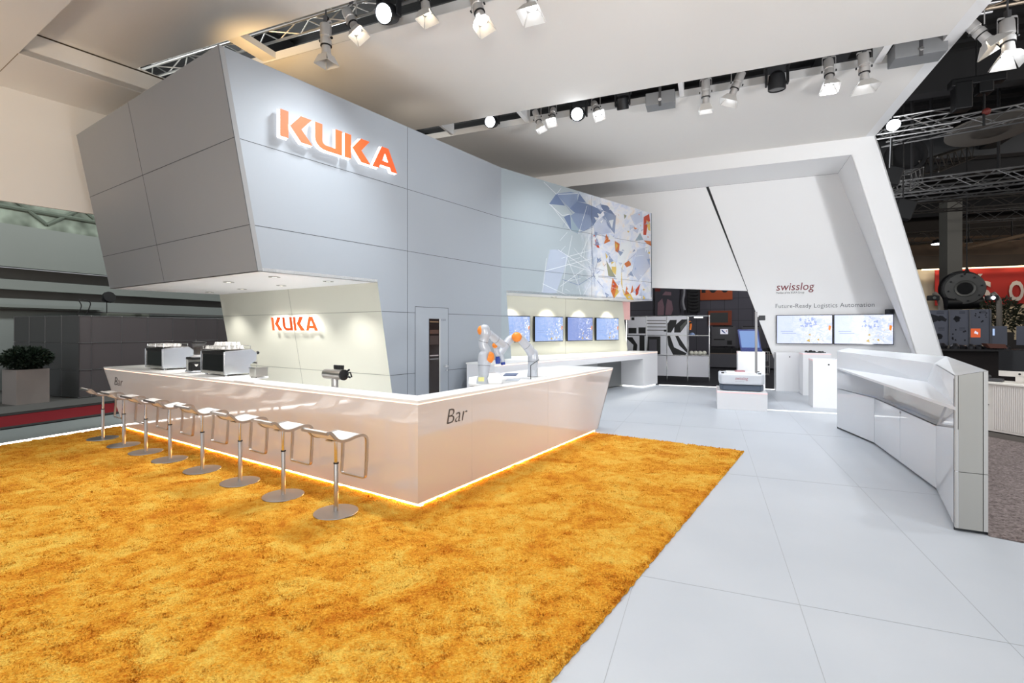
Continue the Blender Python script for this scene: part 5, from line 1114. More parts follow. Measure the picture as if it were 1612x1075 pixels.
b = MB(); b.tube(P+UP*.45, Vector((P.x, P.y, 11.3)), .02, BLACK); b.tube(P+E1*.15, P+E1*.15-UP*.8, .03, BLACK); b.build('chain', t); b = MB(); b.ball(P+E1*.2-UP*.45, .09, mat('hook red', (120, 50, 44), .5)); b.build('hook_block', t)
# ------------------------------------------------------------------ hall shell
HC_ = mat('hall ceiling', (58, 58, 59), .9); HB = mat('hall beam', (46, 46, 48), .8)
b = MB(); b.prism([UV(-24, -1.5, 11.5), UV(60, -1.5, 11.5), UV(60, 46, 11.5), UV(-24, 46, 11.5)], (0, 0, .3), HC_)
for i in range(46): b.prism([UV(-22, 2+i*.95, 11.5), UV(60, 2+i*.95, 11.5), UV(60, 2.35+i*.95, 11.5), UV(-22, 2.35+i*.95, 11.5)], (0, 0, -.16), mat('roof rib', (46, 46, 47), .85))
struct(b.build('ceiling'), 'dark ribbed metal roof of the exhibition hall')
b = MB()
for i in range(9): b.prism([UV(-22+i*8.5, 0, 10.4), UV(-21.4+i*8.5, 0, 10.4), UV(-21.4+i*8.5, 45, 10.4), UV(-22+i*8.5, 45, 10.4)], (0, 0, 1.0), HB)
for v in (20, 31, 42): b.prism([UV(-22, v, 9.6), UV(58, v, 9.6), UV(58, v+.5, 9.6), UV(-22, v+.5, 9.6)], (0, 0, 1.2), HB)
struct(b.build('trim_6'), 'dark roof beams of the hall')
b = MB(); b.prism([UV(-24, 44, -.06), UV(60, 44, -.06), UV(60, 44, 11.5), UV(-24, 44, 11.5)], E2*.3, mat('far hall wall', (66, 60, 56), .9)); struct(b.build('wall_far'))
b = MB(); b.prism([UV(44, -2, -.06), UV(44, 44, -.06), UV(44, 44, 11.5), UV(44, -2, 11.5)], E1*.3, mat('side hall wall', (70, 70, 72), .9)); struct(b.build('wall_side'))
# duct, big round vent and wall band in the roof space at the right
a, c = onv(1380, 258, 30), onv(1700, 232, 30)
b = MB(); b.prism([a, c, c+UP*2.0, a+UP*2.2], E2*.6, mat('duct grey', (78, 80, 83), .7)); 
struct(b.build('trim_7'), 'grey duct running across the hall roof')
P = onv(1423, 248, 26); b = MB(); b.lathe(P, [(.75, 0), (.75, .3), (.6, .32), (.55, .1), (.0001, .1)], DARK, 28, -E2); tag(b.build('roof_vent', smooth=True), 'round dark vent opening in the roof duct', 'vent')
P = onv(1558, 203, 21); b = MB(); b.lathe(P, [(.001, -.1), (.5, -.1), (.55, 0), (.9, .04), (1.15, 0), (1.15, -.05), (.6, -.1)], mat('vent ring', (120, 116, 110), .5), 36, (UP*1.0+E2*.12).normalized()); o = b.build('ceiling_diffuser', smooth=True); tag(o, 'pale ring-shaped air diffuser under the hall roof at the right', 'air vent')
for px, v, py0, py1 in ((1466, 24, 40, 285), (1572, 24, 200, 275), (1436, 22, 150, 300)):
    a = onv(px, py1, v); b = MB(); b.tube(a, Vector((a.x, a.y, 11.4)), .05, HB); tag(b.build('roof_hanger'), 'dark vertical rod hanging from the hall roof' + (' above the slanting truss' if px == 1466 else ' near the right edge' if px == 1572 else ' beside the portal leg'), 'rod')
# brown mezzanine front, concrete column, cream wall, red banner
vb = 34
def q_(px, py, v): return onv(px, py, v)
b = MB(); a, c = q_(1400, 408, vb+2), q_(1720, 400, vb+2); a2, c2 = q_(1400, 375, vb+2), q_(1720, 366, vb+2)
b.prism([a, c, c2, a2], E2*.4, mat('brown fascia', (96, 78, 62), .8)); b.prism([q_(1400, 424, vb+1), q_(1720, 412, vb+1), q_(1720, 398, vb+1), q_(1400, 404, vb+1)], E2*.4, mat('brown fascia dark', (70, 60, 52), .8))
struct(b.build('wall_mezzanine'), 'brown fascia boards under the hall roof at the right')
b = MB(); p0_, p1_ = q_(1520, 391, 30), q_(1640, 364, 30); b.tube(p0_, p1_, .09, mat('brown pipe', (110, 90, 70), .7)); tag(b.build('roof_pipe'), 'slanting brown pipe in front of the brown fascia', 'pipe')
b = MB(); a, c = q_(1491.5, 440, 29), q_(1515, 440, 29); b.prism([V(a, -.05), V(c, -.05), V(c, 8), V(a, 8)], E2*.9, mat('concrete column', (118, 116, 110), .9)); struct(b.build('column'), 'concrete column of the hall') 
b = MB(); b.prism([V(q_(1380, 480, vb), -.05), V(q_(1720, 480, vb), -.05), q_(1720, 416, vb), q_(1380, 426, vb)], E2*.3, mat('cream wall', (206, 190, 164), .8)); struct(b.build('wall_cream'), 'cream wall behind the neighbouring stand')
bn = thing('red_banner', 'large red banner with white letters across the far cream wall', 'banner', V(q_(1560, 480, vb-.3), 2.8))
b = MB(); b.prism([q_(1472, 481, vb-.3), q_(1720, 477, vb-.3), q_(1720, 418, vb-.3), q_(1472, 424.5, vb-.3)], E2*.05, mat('banner red', (186, 46, 38), .7)); b.build('banner_cloth', bn)
LW_ = mat('banner letter', (226, 214, 204), .7)
def btxt(s, px0, px1, yb, h):
    p, q = q_(px0, yb, vb-.36), q_(px1, yb, vb-.36); q.z = p.z; text('letter', s, p, E1, UP, h*p.y/F/.72, LW_, bn, width=(q-p).length, ext=.01, weight=.03)
btxt('O', 1588, 1612, 473, 31); btxt('S', 1534, 1561, 472.5, 30); btxt('I', 1481, 1492, 472, 30)
b = MB(); b.prism([q_(1535, 438, vb-.36), q_(1541, 438, vb-.36), q_(1547, 431, vb-.36), q_(1540, 431, vb-.36)], -E2*.01, LW_); b.build('accent', bn)
for px in (1460, 1505, 1545, 1612):
    p = q_(px, 419-(px-1460)*.03, vb-1.0); spot(p+UP*.3, p+E2*1.5-UP*1.2, 26, (1, .85, .6), 120, .8, .1)
b = MB(); b.prism([q_(1450, 426, vb-.6), q_(1720, 416, vb-.6), q_(1720, 414, vb-.6), q_(1450, 424, vb-.6)], -E2*.1, mat('warm cove light', (255, 235, 200), .5, emit=1.6, ecol=(255, 226, 180))); tag(b.build('cove_light'), 'warm strip of light above the red banner', 'light strip')
b = MB(); P = q_(1622, 545, vb-.4)
b.lathe(P, [(.0001, 0), (2.2, 0), (2.2, .1)], mat('arch cream', (232, 214, 180), .8), 40, -E2); tag(b.build('round_arch_panel'), 'pale round arch panel below the red banner at the right edge', 'panel')
# gear machine hanging
P = onv(1519, 454, 24); g = thing('gear_housing', 'big dark grey ring-shaped gear housing hanging in front of the red banner', 'gear housing', P); k = P.y/F
ax = Vector((-.56, -.82, -.05)).normalized()
b = MB(); b.lathe(P, [(9*k, 0), (24*k, -.02), (25.5*k, -.1), (25.5*k, -.5)], mat('gear grey', (92, 92, 90), .5, .3), 48, ax); b.lathe(P+ax*.01, [(10*k, 0), (12.5*k, .03), (13*k, 0)], mat('gear ring', (110, 110, 106), .4, .4), 36, ax); b.build('gear_face', g, smooth=30)
b = MB(); b.lathe(P-ax*.1, [(.0001, .12), (9.5*k, .12)], BLACK, 30, ax)
b.lathe(P-ax*.5, [(27*k, -.5), (29*k, -.2), (27*k, .1)], BLACK, 40, ax); b.build('rear_drum', g, smooth=30)
b = MB()
for i in range(8): a = i*math.pi/4+.3; x = ax.orthogonal().normalized(); y = ax.cross(x); b.lathe(P+x*math.cos(a)*20*k+y*math.sin(a)*20*k, [(1.3*k, 0), (1.3*k, .03)], BLACK, 12, ax)
b.build('bolts', g)
b = MB(); a, c = onv(1487, 477, 24.3), onv(1546, 477, 24.3); c.z = a.z; b.sweep([a, a+(c-a)*.03, a+(c-a)*.97, c], [8*k, 10*k, 10*k, 8*k], BLACK, 20); b.build('black_cradle', g, smooth=40)
b = MB(); t_ = onv(1522, 421, 24); 
for px in (1518, 1527): b.tube(onv(px, 433, 24), t_, .03, BLACK)
b.tube(t_, Vector((t_.x, t_.y, 11.3)), .02, BLACK); b.build('suspension', g)
# exhibit panels of the neighbouring stand
PGM = mat('exhibit panel', (112, 116, 130), .6); PD = mat('exhibit print dark', (34, 36, 44), .6); VE = 20
ex = thing('exhibit_wall', 'blue-grey exhibit wall of square panels with machine drawings at the right', 'exhibit wall', V(onv(1520, 560, VE), 0))
cells = [(1455, 1494, 488.5, 513), (1494, 1526, 488, 513), (1526, 1559, 487, 513), (1460, 1494, 513, 543), (1494, 1526, 513, 543), (1526, 1561, 513, 543), (1561, 1586, 513, 543), (1601, 1640, 513, 543)]
for i, (x0, x1, y0, y1) in enumerate(cells):
    b = MB(); p, q = onv(x0+.4, y1, VE), onv(x1-.4, y1, VE); zt1 = onv(x0, y0, VE).z; q.z = p.z
    b.prism([p, q, V(q, zt1), V(p, zt1)], E2*.05, PGM); w3 = (q-p); h3 = zt1-p.z; rg = random.Random(i)
    def pp(x, y): return p+w3*x+UP*h3*y-E2*.003
    if i in (0, 1, 2, 3, 4):
        for k_ in range(9 if i in (2, 4) else 3):
            cx_, cy_ = (rg.uniform(.15, .85), rg.uniform(.2, .8)) if i in (2, 4) else (rg.uniform(.3, .7), rg.uniform(.3, .5)); s_ = .05 if i in (2, 4) else .16
            b.add([pp(cx_+s_*math.cos(a)*rg.uniform(.7, 1.3), cy_+s_*math.sin(a)*rg.uniform(.6, 1.2)) for a in [j*math.pi/3.5 for j in range(7)]], [list(range(7))], PD)
    if i == 0:
        for (xa, ya, xb, yb) in ((.2, .7, .5, .55), (.5, .55, .9, .35), (.3, .3, .5, .4)): s = (pp(xb, yb)-pp(xa, ya)).cross(E2).normalized()*.05; b.add([pp(xa, ya)-s-E2*.001, pp(xb, yb)-s-E2*.001, pp(xb, yb)+s-E2*.001, pp(xa, ya)+s-E2*.001], [[0, 1, 2, 3]], PD)
    if i == 5: b.add([pp(.05, .4)-E2*.002, pp(.5, .4)-E2*.002, pp(.5, .86)-E2*.002, pp(.05, .86)-E2*.002], [[0, 1, 2, 3]], mat('orange display', (20, 10, 5), .4, emit=.9, ecol=(205, 92, 50))); b.add([pp(.2, .62)-E2*.003, pp(.38, .55)-E2*.003, pp(.4, .65)-E2*.003, pp(.25, .75)-E2*.003], [[0, 1, 2, 3]], mat('white display spot', (30, 30, 30), .4, emit=.9, ecol=(225, 220, 235)))
    if i == 6: b.add([pp(.05, .5)-E2*.002, pp(.18, .5)-E2*.002, pp(.18, .85)-E2*.002, pp(.05, .85)-E2*.002], [[0, 1, 2, 3]], mat('small bright display', (30, 30, 30), .4, emit=.9, ecol=(180, 205, 245)))
    for k_ in range(3): y_ = .9-.03*k_*2; s = UP*.008; b.add([pp(.5, y_)-s, pp(.8, y_)-s, pp(.8, y_)+s, pp(.5, y_)+s], [[0, 1, 2, 3]], mat('print grey', (70, 74, 88), .6)) if i < 5 else None
    b.build('panel', ex)
b = MB(); rr2 = mat('panel frame steel', (120, 120, 124), .4, .6)
for x in (1494, 1526, 1559): p = onv(x, 543, VE); b.tube(p-E2*.02, V(p, onv(x, 487, VE).z)-E2*.02, .02, rr2, 6)
p = onv(1526, 543, VE); b.tube(V(p, 0)-E2*.02, p-E2*.02, .02, rr2, 6); b.build('frame', ex)
tbx = thing('exhibit_table', 'dark exhibit table with machine parts in front of the blue-grey exhibit wall', 'table', V(onv(1530, 560, VE-1), 0))
a, c = onv(1470, 549, VE-1), onv(1640, 549, VE-1); c.z = a.z
b = MB(); b.prism([a, c, c+E2*.9, a+E2*.9], (0, 0, -.06), mat('dark table top', (44, 40, 40), .3)); b.build('table_top', tbx)
b = MB(); b.prism([V(a, 0)+E2*.3, V(c, 0)+E2*.3, V(c, a.z-.06)+E2*.3, V(a, a.z-.06)+E2*.3], E2*.05, mat('dark wood front', (36, 27, 25), .6)); b.build('table_front', tbx)
rg = random.Random(5)
for i in range(9):
    p = a+(c-a)*(.05+.085*i)+E2*rg.uniform(.1, .4); b = MB(); b.lathe(p, [(.12, 0), (.1+rg.uniform(0, .05), .08), (.05, .12+rg.uniform(0, .06))], mat('machine part', (58, 58, 62), .4, .5), 12); tag(b.build('machine_part'), 'dark machine part lying on the exhibit table', 'machine part', 'parts on the far exhibit table')
b = MB(); p = onv(1559, 548, VE-1.1); b.prism([p, p+E1*.4, p+E1*.34+UP*.12, p-E1*.1+UP*.14], E2*.3, mat('brown exhibit', (120, 76, 64), .5)); tag(b.build('exhibit_part'), 'reddish brown machine part on the exhibit table near the computer', 'machine part')
# curved lamp posts
for px, lb in ((1477, 'left curved metal lamp post before the red banner'), (1569, 'right curved metal lamp post before the red banner')):
    P = onv(px, 488, 21); t = thing('curved_lamp', lb, 'lamp', P)
    b = MB(); top_ = onv(px-7, 461, 21); P0 = V(onv(px+4, 488, 21), 1.9); b.sweep(smooth_path([V(onv(px+5, 505, 21), 0.0) if False else V(P0, 0), P0, onv(px+3, 475, 21), top_], 5), .075, mat('lamp post grey', (128, 122, 114), .5, .3), 10); b.build('post', t, smooth=True)
    b = MB(); c = onv(px-8, 469, 21); b.box(c, (.32, .16, .17), BLACK, E1, E2); b.build('lamp_head', t, bevel=.02)
    b = MB(); b.lathe(c-E2*.11, [(.0001, 0), (.05, 0)], HOTC if px > 1500 else mat('dim lens', (160, 165, 160), .3), 12, -E2); b.build('lens', t)
# plants
def plant(c, r, h, n, label, m, seed):
    rg = random.Random(seed); t = thing('potted_plant', label, 'plant', c)
    b = MB()
    for i in range(14):
        a = rg.uniform(0, 6.28); e = Vector((math.cos(a)*r*.7*rg.random(), math.sin(a)*r*.7*rg.random(), h*rg.uniform(.5, .9))); b.sweep([c, c+e*.5+Vector((0, 0, .05)), c+e], [.012, .009, .004], mat('plant stem', (60, 48, 34), .8), 5)
    b.build('stems', t)
    b = MB()
    for i in range(n):
        while True:
            v = Vector((rg.uniform(-1, 1), rg.uniform(-1, 1), rg.uniform(-1, 1)))
            if .35 < v.length < 1: break
        p = c+Vector((v.x*r, v.y*r, h*.55+v.z*h*.5)); d = Vector((v.x+rg.uniform(-.6, .6), v.y+rg.uniform(-.6, .6), v.z*.6+rg.uniform(-.3, .8))).normalized(); s = d.orthogonal().normalized(); l = rg.uniform(.07, .12)*(r/.4)
        q = Matrix.Rotation(rg.uniform(0, 6.28), 3, d) @ s
        b.add([p, p+d*l*.5+q*l*.22, p+d*l, p+d*l*.5-q*l*.22], [[0, 1, 2, 3]], m)
    o = b.build('foliage', t); o['kind'] = 'stuff'; return t
LEAF = mat('dark green leaf', (34, 48, 36), .45); LEAF2 = mat('olive green leaf', (52, 56, 38), .5)  # second leaf colour is a dark olive
c = onv(1574, 514, 22.5); plant(c-UP*.2, .62, 1.15, 900, 'bushy plant before the cream wall, right of the exhibit wall', LEAF2, 3)
c2 = onv(1612, 520, 23.6); plant(V(c2, c2.z-.35), .34, .9, 260, 'sparse leafy plant at the right end of the exhibit wall', LEAF2, 5)
b = MB(); b.box(V(c, (c.z-.2)/2), (.5, .5, c.z-.2), mat('dark planter', (60, 56, 54), .6)); tag(b.build('planter'), 'dark planter holding the bushy plant behind the exhibit wall', 'planter')
b = MB(); b.box(V(c2, (c2.z-.35)/2), (.4, .4, c2.z-.35), mat('dark planter')); tag(b.build('planter'), 'dark planter holding the sparse plant at the right edge', 'planter')
# far round ceiling lamps
for px, py, w, lb in ((1481, 383.5, .5, 'oval lit ceiling lamp above the concrete column'), (1593, 379, .35, 'small lit lamp under the brown roof at the right edge'), (1525, 382, .2, 'dim dark lamp under the brown roof')):
    P = onv(px, py, 32); t = thing('hall_lamp', lb, 'ceiling light', P); b = MB(); b.lathe(P, [(.3*w/.5, .2), (.42*w/.5, 0), (.0001, 0)], BLACK, 20); b.tube(P+UP*.15, P+UP*1.2, .03, BLACK); b.build('shade', t)
    b = MB(); b.lathe(P-UP*.01, [(.0001, 0), (.38*w/.5, 0), (.38*w/.5, .005)], HOTC if w > .4 else mat('dim lens'), 20); b.build('lens', t)
# ------------------------------------------------------------------ dark stand seen through the middle opening
VB = 27
WD = mat('dark stand wall', (82, 80, 88), .8)
b = MB(); b.prism([V(onv(960, 500, VB), 0), V(onv(1390, 500, VB), 0), V(onv(1390, 500, VB), 5.5), V(onv(960, 500, VB), 5.5)], E2*.2, WD)
for px in range(1030, 1390, 22): p = onv(px, 500, VB); b.prism([V(p, 0)-E2*.002, V(p, 0)+E1*.02-E2*.002, V(p, 5.5)+E1*.02-E2*.002, V(p, 5.5)-E2*.002], -E2*.003, mat('wall joint dark', (58, 57, 62), .8))
for py in (487, 505, 470): z = onv(1130, py, VB).z; b.prism([V(onv(960, 500, VB), z)-E2*.002, V(onv(1390, 500, VB), z)-E2*.002, V(onv(1390, 500, VB), z+.02)-E2*.002, V(onv(960, 500, VB), z+.02)-E2*.002], -E2*.003, mat('wall joint dark'))
struct(b.build('wall_stand'), 'dark grey wall of the stand behind the opening')
def flat(name, label, cat, x0, y0, x1, y1, v, m, extra=None, th=.04):
    p, q = onv(x0, y1, v), onv(x1, y1, v); zt1 = onv((x0+x1)/2, y0, v).z; zb1 = onv((x0+x1)/2, y1, v).z; p.z = q.z = zb1; t = thing(name, label, cat, p)
    b = MB(); b.prism([p, q, V(q, zt1), V(p, zt1)], E2*th, m); b.build('board', t); w3 = q-p; h3 = zt1-zb1
    if extra:
        b = MB()
        for i, (mm, pts) in enumerate(extra): b.add([p+w3*x+UP*h3*y-E2*(.003+.0005*i) for x, y in pts], [list(range(len(pts)))], mm)
        b.build('picture', t)
    return t
BK = mat('print black', (20, 20, 22), .6); OB = mat('orange brown', (172, 78, 38), .7)
def circ(cx, cy, rx, ry, n=14): return [(cx+rx*math.cos(i*6.2832/n), cy+ry*math.sin(i*6.2832/n)) for i in range(n)]
flat('orange_sign', 'orange sign with the lower parts of large black digits behind the opening', 'sign', 1097, 440, 1153, 472, VB-.1, OB, [(BK, [(.14, .36), (.25, .36), (.25, 1), (.14, 1)]), (BK, circ(.46, .8, .15, .46)), (OB, circ(.46, .8, .07, .26)), (BK, circ(.79, .8, .15, .46)), (OB, circ(.79, .8, .07, .26))])
flat('framed_screen', 'dark screen in an orange-brown frame on the dark stand wall', 'screen', 1115, 489, 1152, 512, VB-.1, mat('brown orange frame', (126, 56, 30), .6), [(mat('dark teal', (28, 34, 36), .3), [(.08, .18), (.84, .18), (.84, .86), (.08, .86)])])
rk = thing('spring_rack', 'tall black rack of curved bars hanging on the dark stand wall', 'rack', onv(1092, 490, VB-.2))
b = MB()
for i in range(7):
    y = 455+i*5.2; b.ribbon([onv(1083, y, VB-.25), onv(1088, y+3, VB-.25), onv(1096, y+3, VB-.25), onv(1101, y, VB-.25)], E2, .1, .12, BK)
for px in (1084, 1100): b.tube(onv(px, 450, VB-.2), onv(px, 492, VB-.2), .07, BK, 8)
b.build('bars', rk); b = MB(); b.sweep(smooth_path([onv(1077, 445, VB-.3), onv(1077, 462, VB-.3), onv(1075, 475, VB-.3), onv(1078, 488, VB-.3)], 5), .06, mat('pale tube', (150, 150, 156), .5), 8); b.build('pale_tube', rk)
PK = mat('dusky pink print', (138, 108, 118), .6)
flat('pink_mural', 'dark panel with a dusky pink drawing, left part of the opening', 'panel', 1031, 452, 1070, 496, VB-.12, mat('panel dark', (70, 68, 76), .7), [(PK, [(.1, 0), (.12, .45), (.3, .6), (.38, .3), (.36, 0)]), (PK, [(.42, 0), (.45, .35), (.5, .58), (.68, .5), (.74, .2), (.66, 0)]), (PK, [(.3, .72), (.42, .85), (.66, .82), (.66, .7)]), (mat('dark red', (110, 34, 30), .6), [(0, .86), (.22, .86), (.22, 1), (0, 1)])])
# white exhibit shelving with prints and glass case
VS = 18.2
XW = mat('exhibit white', (212, 212, 218), .5)
sh_ = thing('exhibit_shelving', 'white shelving with black machine prints, left of the dark passage', 'shelving', V(onv(1050, 590, VS), 0))
cols = (986, 1018, 1050, 1082.5, 1116.5); rows = (497.5, 528, 559, 592)
def cell(i, j, m=XW):
    p, q = onv(cols[i], rows[j+1], VS), onv(cols[i+1], rows[j+1], VS); z0_, z1_ = HC-(rows[j+1]-HY)*onv(1050, 500, VS).y/F, HC-(rows[j]-HY)*onv(1050, 500, VS).y/F
    return V(p, z0_), V(q, z0_), z1_-z0_
PRN = {(0, 0): [(BK, [(.1, .1), (.5, .1), (.5, .4), (.1, .4)]), (BK, [(.6, .1), (.95, .1), (.95, .42), (.6, .42)]), (BK, [(.25, .8), (.4, .8), (.4, .95), (.25, .95)])],
       (1, 0): [(mat('print steel', (110, 106, 104), .5), [(.02, y), (.95, y-.01), (.95, y+.04), (.02, y+.05)]) for y in (.75, .6, .42, .25)]+[(BK, [(.85, .2), (.98, .2), (.98, .3), (.85, .3)])],
       (2, 0): [(BK, [(.02, .15), (.2, .15), (.45, .6), (.48, .8), (.15, .8), (.02, .6)]), (BK, [(.35, .15), (.65, .15), (.97, .6), (.97, .82), (.72, .82), (.36, .5)]), (mat('print grey 2', (78, 80, 76), .5), [(.66, .2), (.95, .6), (.95, .78), (.64, .45)])],
       (0, 1): [(BK, [(0, .9), (.3, .9), (.55, .5), (.5, 0), (.3, 0), (.35, .5), (.1, .75)]), (BK, [(.65, .0), (.9, 0), (.9, 1), (.65, 1)])],
       (1, 1): [(BK, [(.02, .05), (.3, 0), (.68, .05), (.68, .95), (.05, .95)]), (mat('print mid', (70, 68, 76), .5), [(.12, .2), (.5, .2), (.5, .8), (.12, .8)])],
       (2, 1): [(BK, [(.02, .98), (.15, .98), (.35, .4), (.95, .12), (.9, .02), (.3, .02), (.06, .5)]), (BK, [(.4, .98), (.55, .98), (.98, .3), (.98, .12), (.6, .5)])]}
for i in range(4):
    for j in range(3):
        p, q, hh = cell(i, j)
        if i == 3 and j < 2: continue
        b = MB(); b.prism([p+E1*.01+UP*.01, q-E1*.01+UP*.01, q-E1*.01+UP*(hh-.01), p+E1*.01+UP*(hh-.01)], E2*.03, XW)
        for k_, (mm, pts) in enumerate(PRN.get((i, j), [])): b.add([p+(q-p)*x+UP*hh*y-E2*(.002+.0004*k_) for x, y in pts], [list(range(len(pts)))], mm)
        b.build('panel', sh_)
for i in range(5):
    p, q, hh = cell(min(i, 3), 2); x = p if i < 4 else q; z1_ = cell(0, 0)[0].z+cell(0, 0)[2]
    for dd in ((0,) if i < 3 else (0, .75)): b = MB(); b.tube(V(x, 0)+E2*dd, V(x, z1_)+E2*dd, .02, CHROME, 8); b.build('upright', sh_)
b = MB()
for j in range(3):
    p, q, hh = cell(3, j); z_ = p.z+hh; b.tube(V(cell(0, 0)[0], z_), V(q, z_), .018, CHROME, 8); b.tube(V(p, z_)+E2*.75, V(q, z_)+E2*.75, .018, CHROME, 8); b.tube(V(q, z_), V(q, z_)+E2*.75, .018, CHROME, 8)
    if j: b.prism([V(p, z_), V(q, z_), V(q, z_)+E2*.75, V(p, z_)+E2*.75], (0, 0, -.01), mat('shelf glass', (150, 156, 156), .15, alpha=.5))
b.build('rails', sh_)
p, q, hh = cell(3, 0); b = MB(); b.box((p+q)/2+UP*(hh-.05)+E2*.2, (.28, .1, .03), LEDW, E1, E2); b.build('shelf_lamp', sh_)
b = MB(); b.sweep(smooth_path([p+E1*.06+UP*.5+E2*.1, p+E1*.1+UP*.4+E2*.1, p+E1*.08+UP*.2+E2*.1], 4), .035, ORANGE, 8); b.ball(p+E1*.09+UP*.45+E2*.1, .05, BLACK, 10, 6); tag(b.build('orange_tool'), 'small orange tool in the upper glass compartment', 'tool')
b = MB(); b.lathe(p+E1*.14+UP*.0+E2*.2, [(.1, 0), (.09, .06), (.03, .1)], mat('pale blue part', (130, 150, 190), .4), 14); tag(b.build('exhibit_part'), 'pale blue part at the foot of the orange tool', 'machine part')
p, q, hh = cell(3, 1)
for i in range(4): b = MB(); b.ball(p+(q-p)*(.17+.2*i)+E2*.2+UP*.085, .08, mat('pale ball', (206, 204, 190), .5), 12, 8); b.lathe(p+(q-p)*(.17+.2*i)+E2*.2, [(.05, 0), (.05, .02)], BLACK, 10); tag(b.build('pale_knob', smooth=True), 'pale round knob standing on the lower shelf of the glass case', 'knob', 'pale knobs in the glass case')
# low dark counters of the stand behind
ct = thing('stand_counter', 'long grey counter with dark equipment behind the passage', 'counter', V(onv(1170, 575, VB-1.5), 0)); a, c = onv(1118, 557, VB-1.5), onv(1400, 557, VB-1.5); c.z = a.z
b = MB(); b.prism([V(a, 0), V(c, 0), c, a], E2*.6, mat('counter grey', (92, 92, 98), .6)); b.build('counter_body', ct); b = MB(); b.prism([a, c, c+E2*.6, a+E2*.6], (0, 0, .04), mat('counter top brown', (120, 104, 92), .5)); b.build('counter_top', ct)
rg = random.Random(11)
for i in range(12):
    p = a+(c-a)*(.02+.045*i)+E2*.2+UP*.04; b = MB(); b.box(p+UP*.12, (rg.uniform(.2, .45), .3, .24+rg.uniform(0, .1)), BK, E1, E2); tag(b.build('black_box', bevel=.02), 'black equipment case standing on the grey counter behind the passage', 'equipment case', 'equipment on the counter')
for x0, y0, x1, y1, c_, lb, cat in ((1134, 518, 1146, 526, 'pic', 'small bright picture with blue shapes on the dark stand wall', 'picture'), (1120, 513, 1158, 545, 'pan', 'dark grey equipment board under the framed screen', 'board'), (1168, 513, 1198, 545, 'pan', 'dark grey equipment board behind the sensor post', 'board')):
    if c_ == 'pic': flat('small_picture', lb, cat, x0, y0, x1, y1, VB-.22, mat('picture glow', (40, 40, 40), .4, emit=.75, ecol=(225, 225, 240)), [(mat('pic blue', (30, 50, 90), .4, emit=.2, ecol=(60, 90, 170)), [(.1, .9), (.3, .8), (.6, .35), (.7, .15), (.5, .2), (.2, .6)]), (mat('pic red', (180, 60, 40), .4), [(.75, .7), (.9, .8), (.8, .4)])])
    else: flat('equipment_board', lb, cat, x0, y0, x1, y1, VB-.15, mat('board grey', (86, 85, 88), .6), [(BK, [(.1, .3), (.55, .3), (.55, .36), (.1, .36)]), (BK, [(.65, .08), (.85, .08), (.85, .28), (.65, .28)]), (BK, [(.05, .95), (.9, .95), (.9, 1), (.05, 1)])])
wr = thing('wire_shelf', 'low steel wire shelf between the passage and the slanted portal wall', 'shelf', V(onv(1203, 590, 20), 0)); b = MB()
for px in (1194, 1211):
    for dd in (0, .5): p = onv(px, 560, 20); b.tube(V(p, 0)+E2*dd, V(p, 1.0)+E2*dd, .015, CHROME, 6)
b.build('uprights', wr); b = MB()
for z in (.15, .45, .98): p, q = onv(1194, 560, 20), onv(1211, 560, 20); b.prism([V(p, z), V(q, z), V(q, z)+E2*.5, V(p, z)+E2*.5], (0, 0, .02), STEEL)
b.build('shelves', wr); b = MB(); p = onv(1203, 560, 20); b.box(V(p, .56)+E2*.2, (.3, .25, .18), mat('board grey')); tag(b.build('small_case'), 'grey case lying on the middle board of the wire shelf', 'case')
# ------------------------------------------------------------------ left hall wall, cabinets, planter
UWL = -19.0
def uw(py): return HC+(HY-py)/F*14.1
TE = mat('concrete band', (128, 134, 131), .85); TD = mat('dark recess', (96, 95, 94), .85); TL_ = mat('pale hall wall', (134, 140, 138), .85)
b = MB()
def band(z0, z1, off, m, th=.3): b.prism([UV(UWL+off, -6, z0), UV(UWL+off, 40, z0), UV(UWL+off, 40, z1), UV(UWL+off, -6, z1)], E1*(-th), m)
band(-.05, 2.72, 0, TL_); band(2.72, 2.98, -.15, TD); band(2.98, 3.27, .12, TE); band(3.27, 3.63, -.15, TD); band(3.63, 4.86, .25, TE)
b.tube(UV(UWL+.08, -6, 2.38), UV(UWL+.08, 40, 2.38), .03, TD, 6); b.prism([UV(UWL, 2, 2.45), UV(UWL, 10.0, 2.45), UV(UWL+.3, 10.0, 2.45), UV(UWL+.3, 2, 2.45)], (0, 0, .09), TE)
struct(b.build('wall_hall'), 'grey-green concrete wall of the hall at the left')
def gauze():
    m = mat('shadow mottled gauze', (120, 132, 122), .9); nt = m.node_tree; p = nt.nodes['Principled BSDF']; L = nt.links.new; tc = nt.nodes.new('ShaderNodeTexCoord'); n = nt.nodes.new('ShaderNodeTexNoise'); n.inputs['Scale'].default_value = 1.6; L(tc.outputs['Object'], n.inputs['Vector'])  # blurred shadows of the truss behind are put into the colour noise
    r = nt.nodes.new('ShaderNodeValToRGB'); r.color_ramp.elements[0].position = .35; r.color_ramp.elements[0].color = lin((70, 76, 68))+(1,); r.color_ramp.elements[1].position = .65; r.color_ramp.elements[1].color = lin((146, 158, 146))+(1,); L(n.outputs['Fac'], r.inputs[0]); L(r.outputs[0], p.inputs['Base Color']); return m
b = MB(); b.prism([UV(UWL+.25, -6, 4.86), UV(UWL+.25, 40, 4.86), UV(UWL+.25, 40, 7.2), UV(UWL+.25, -6, 7.2)], E1*(-.3), gauze())
gm = mat('gauze truss shade', (98, 108, 98), .9)  # darker bars drawn as shadows of a truss behind the gauze
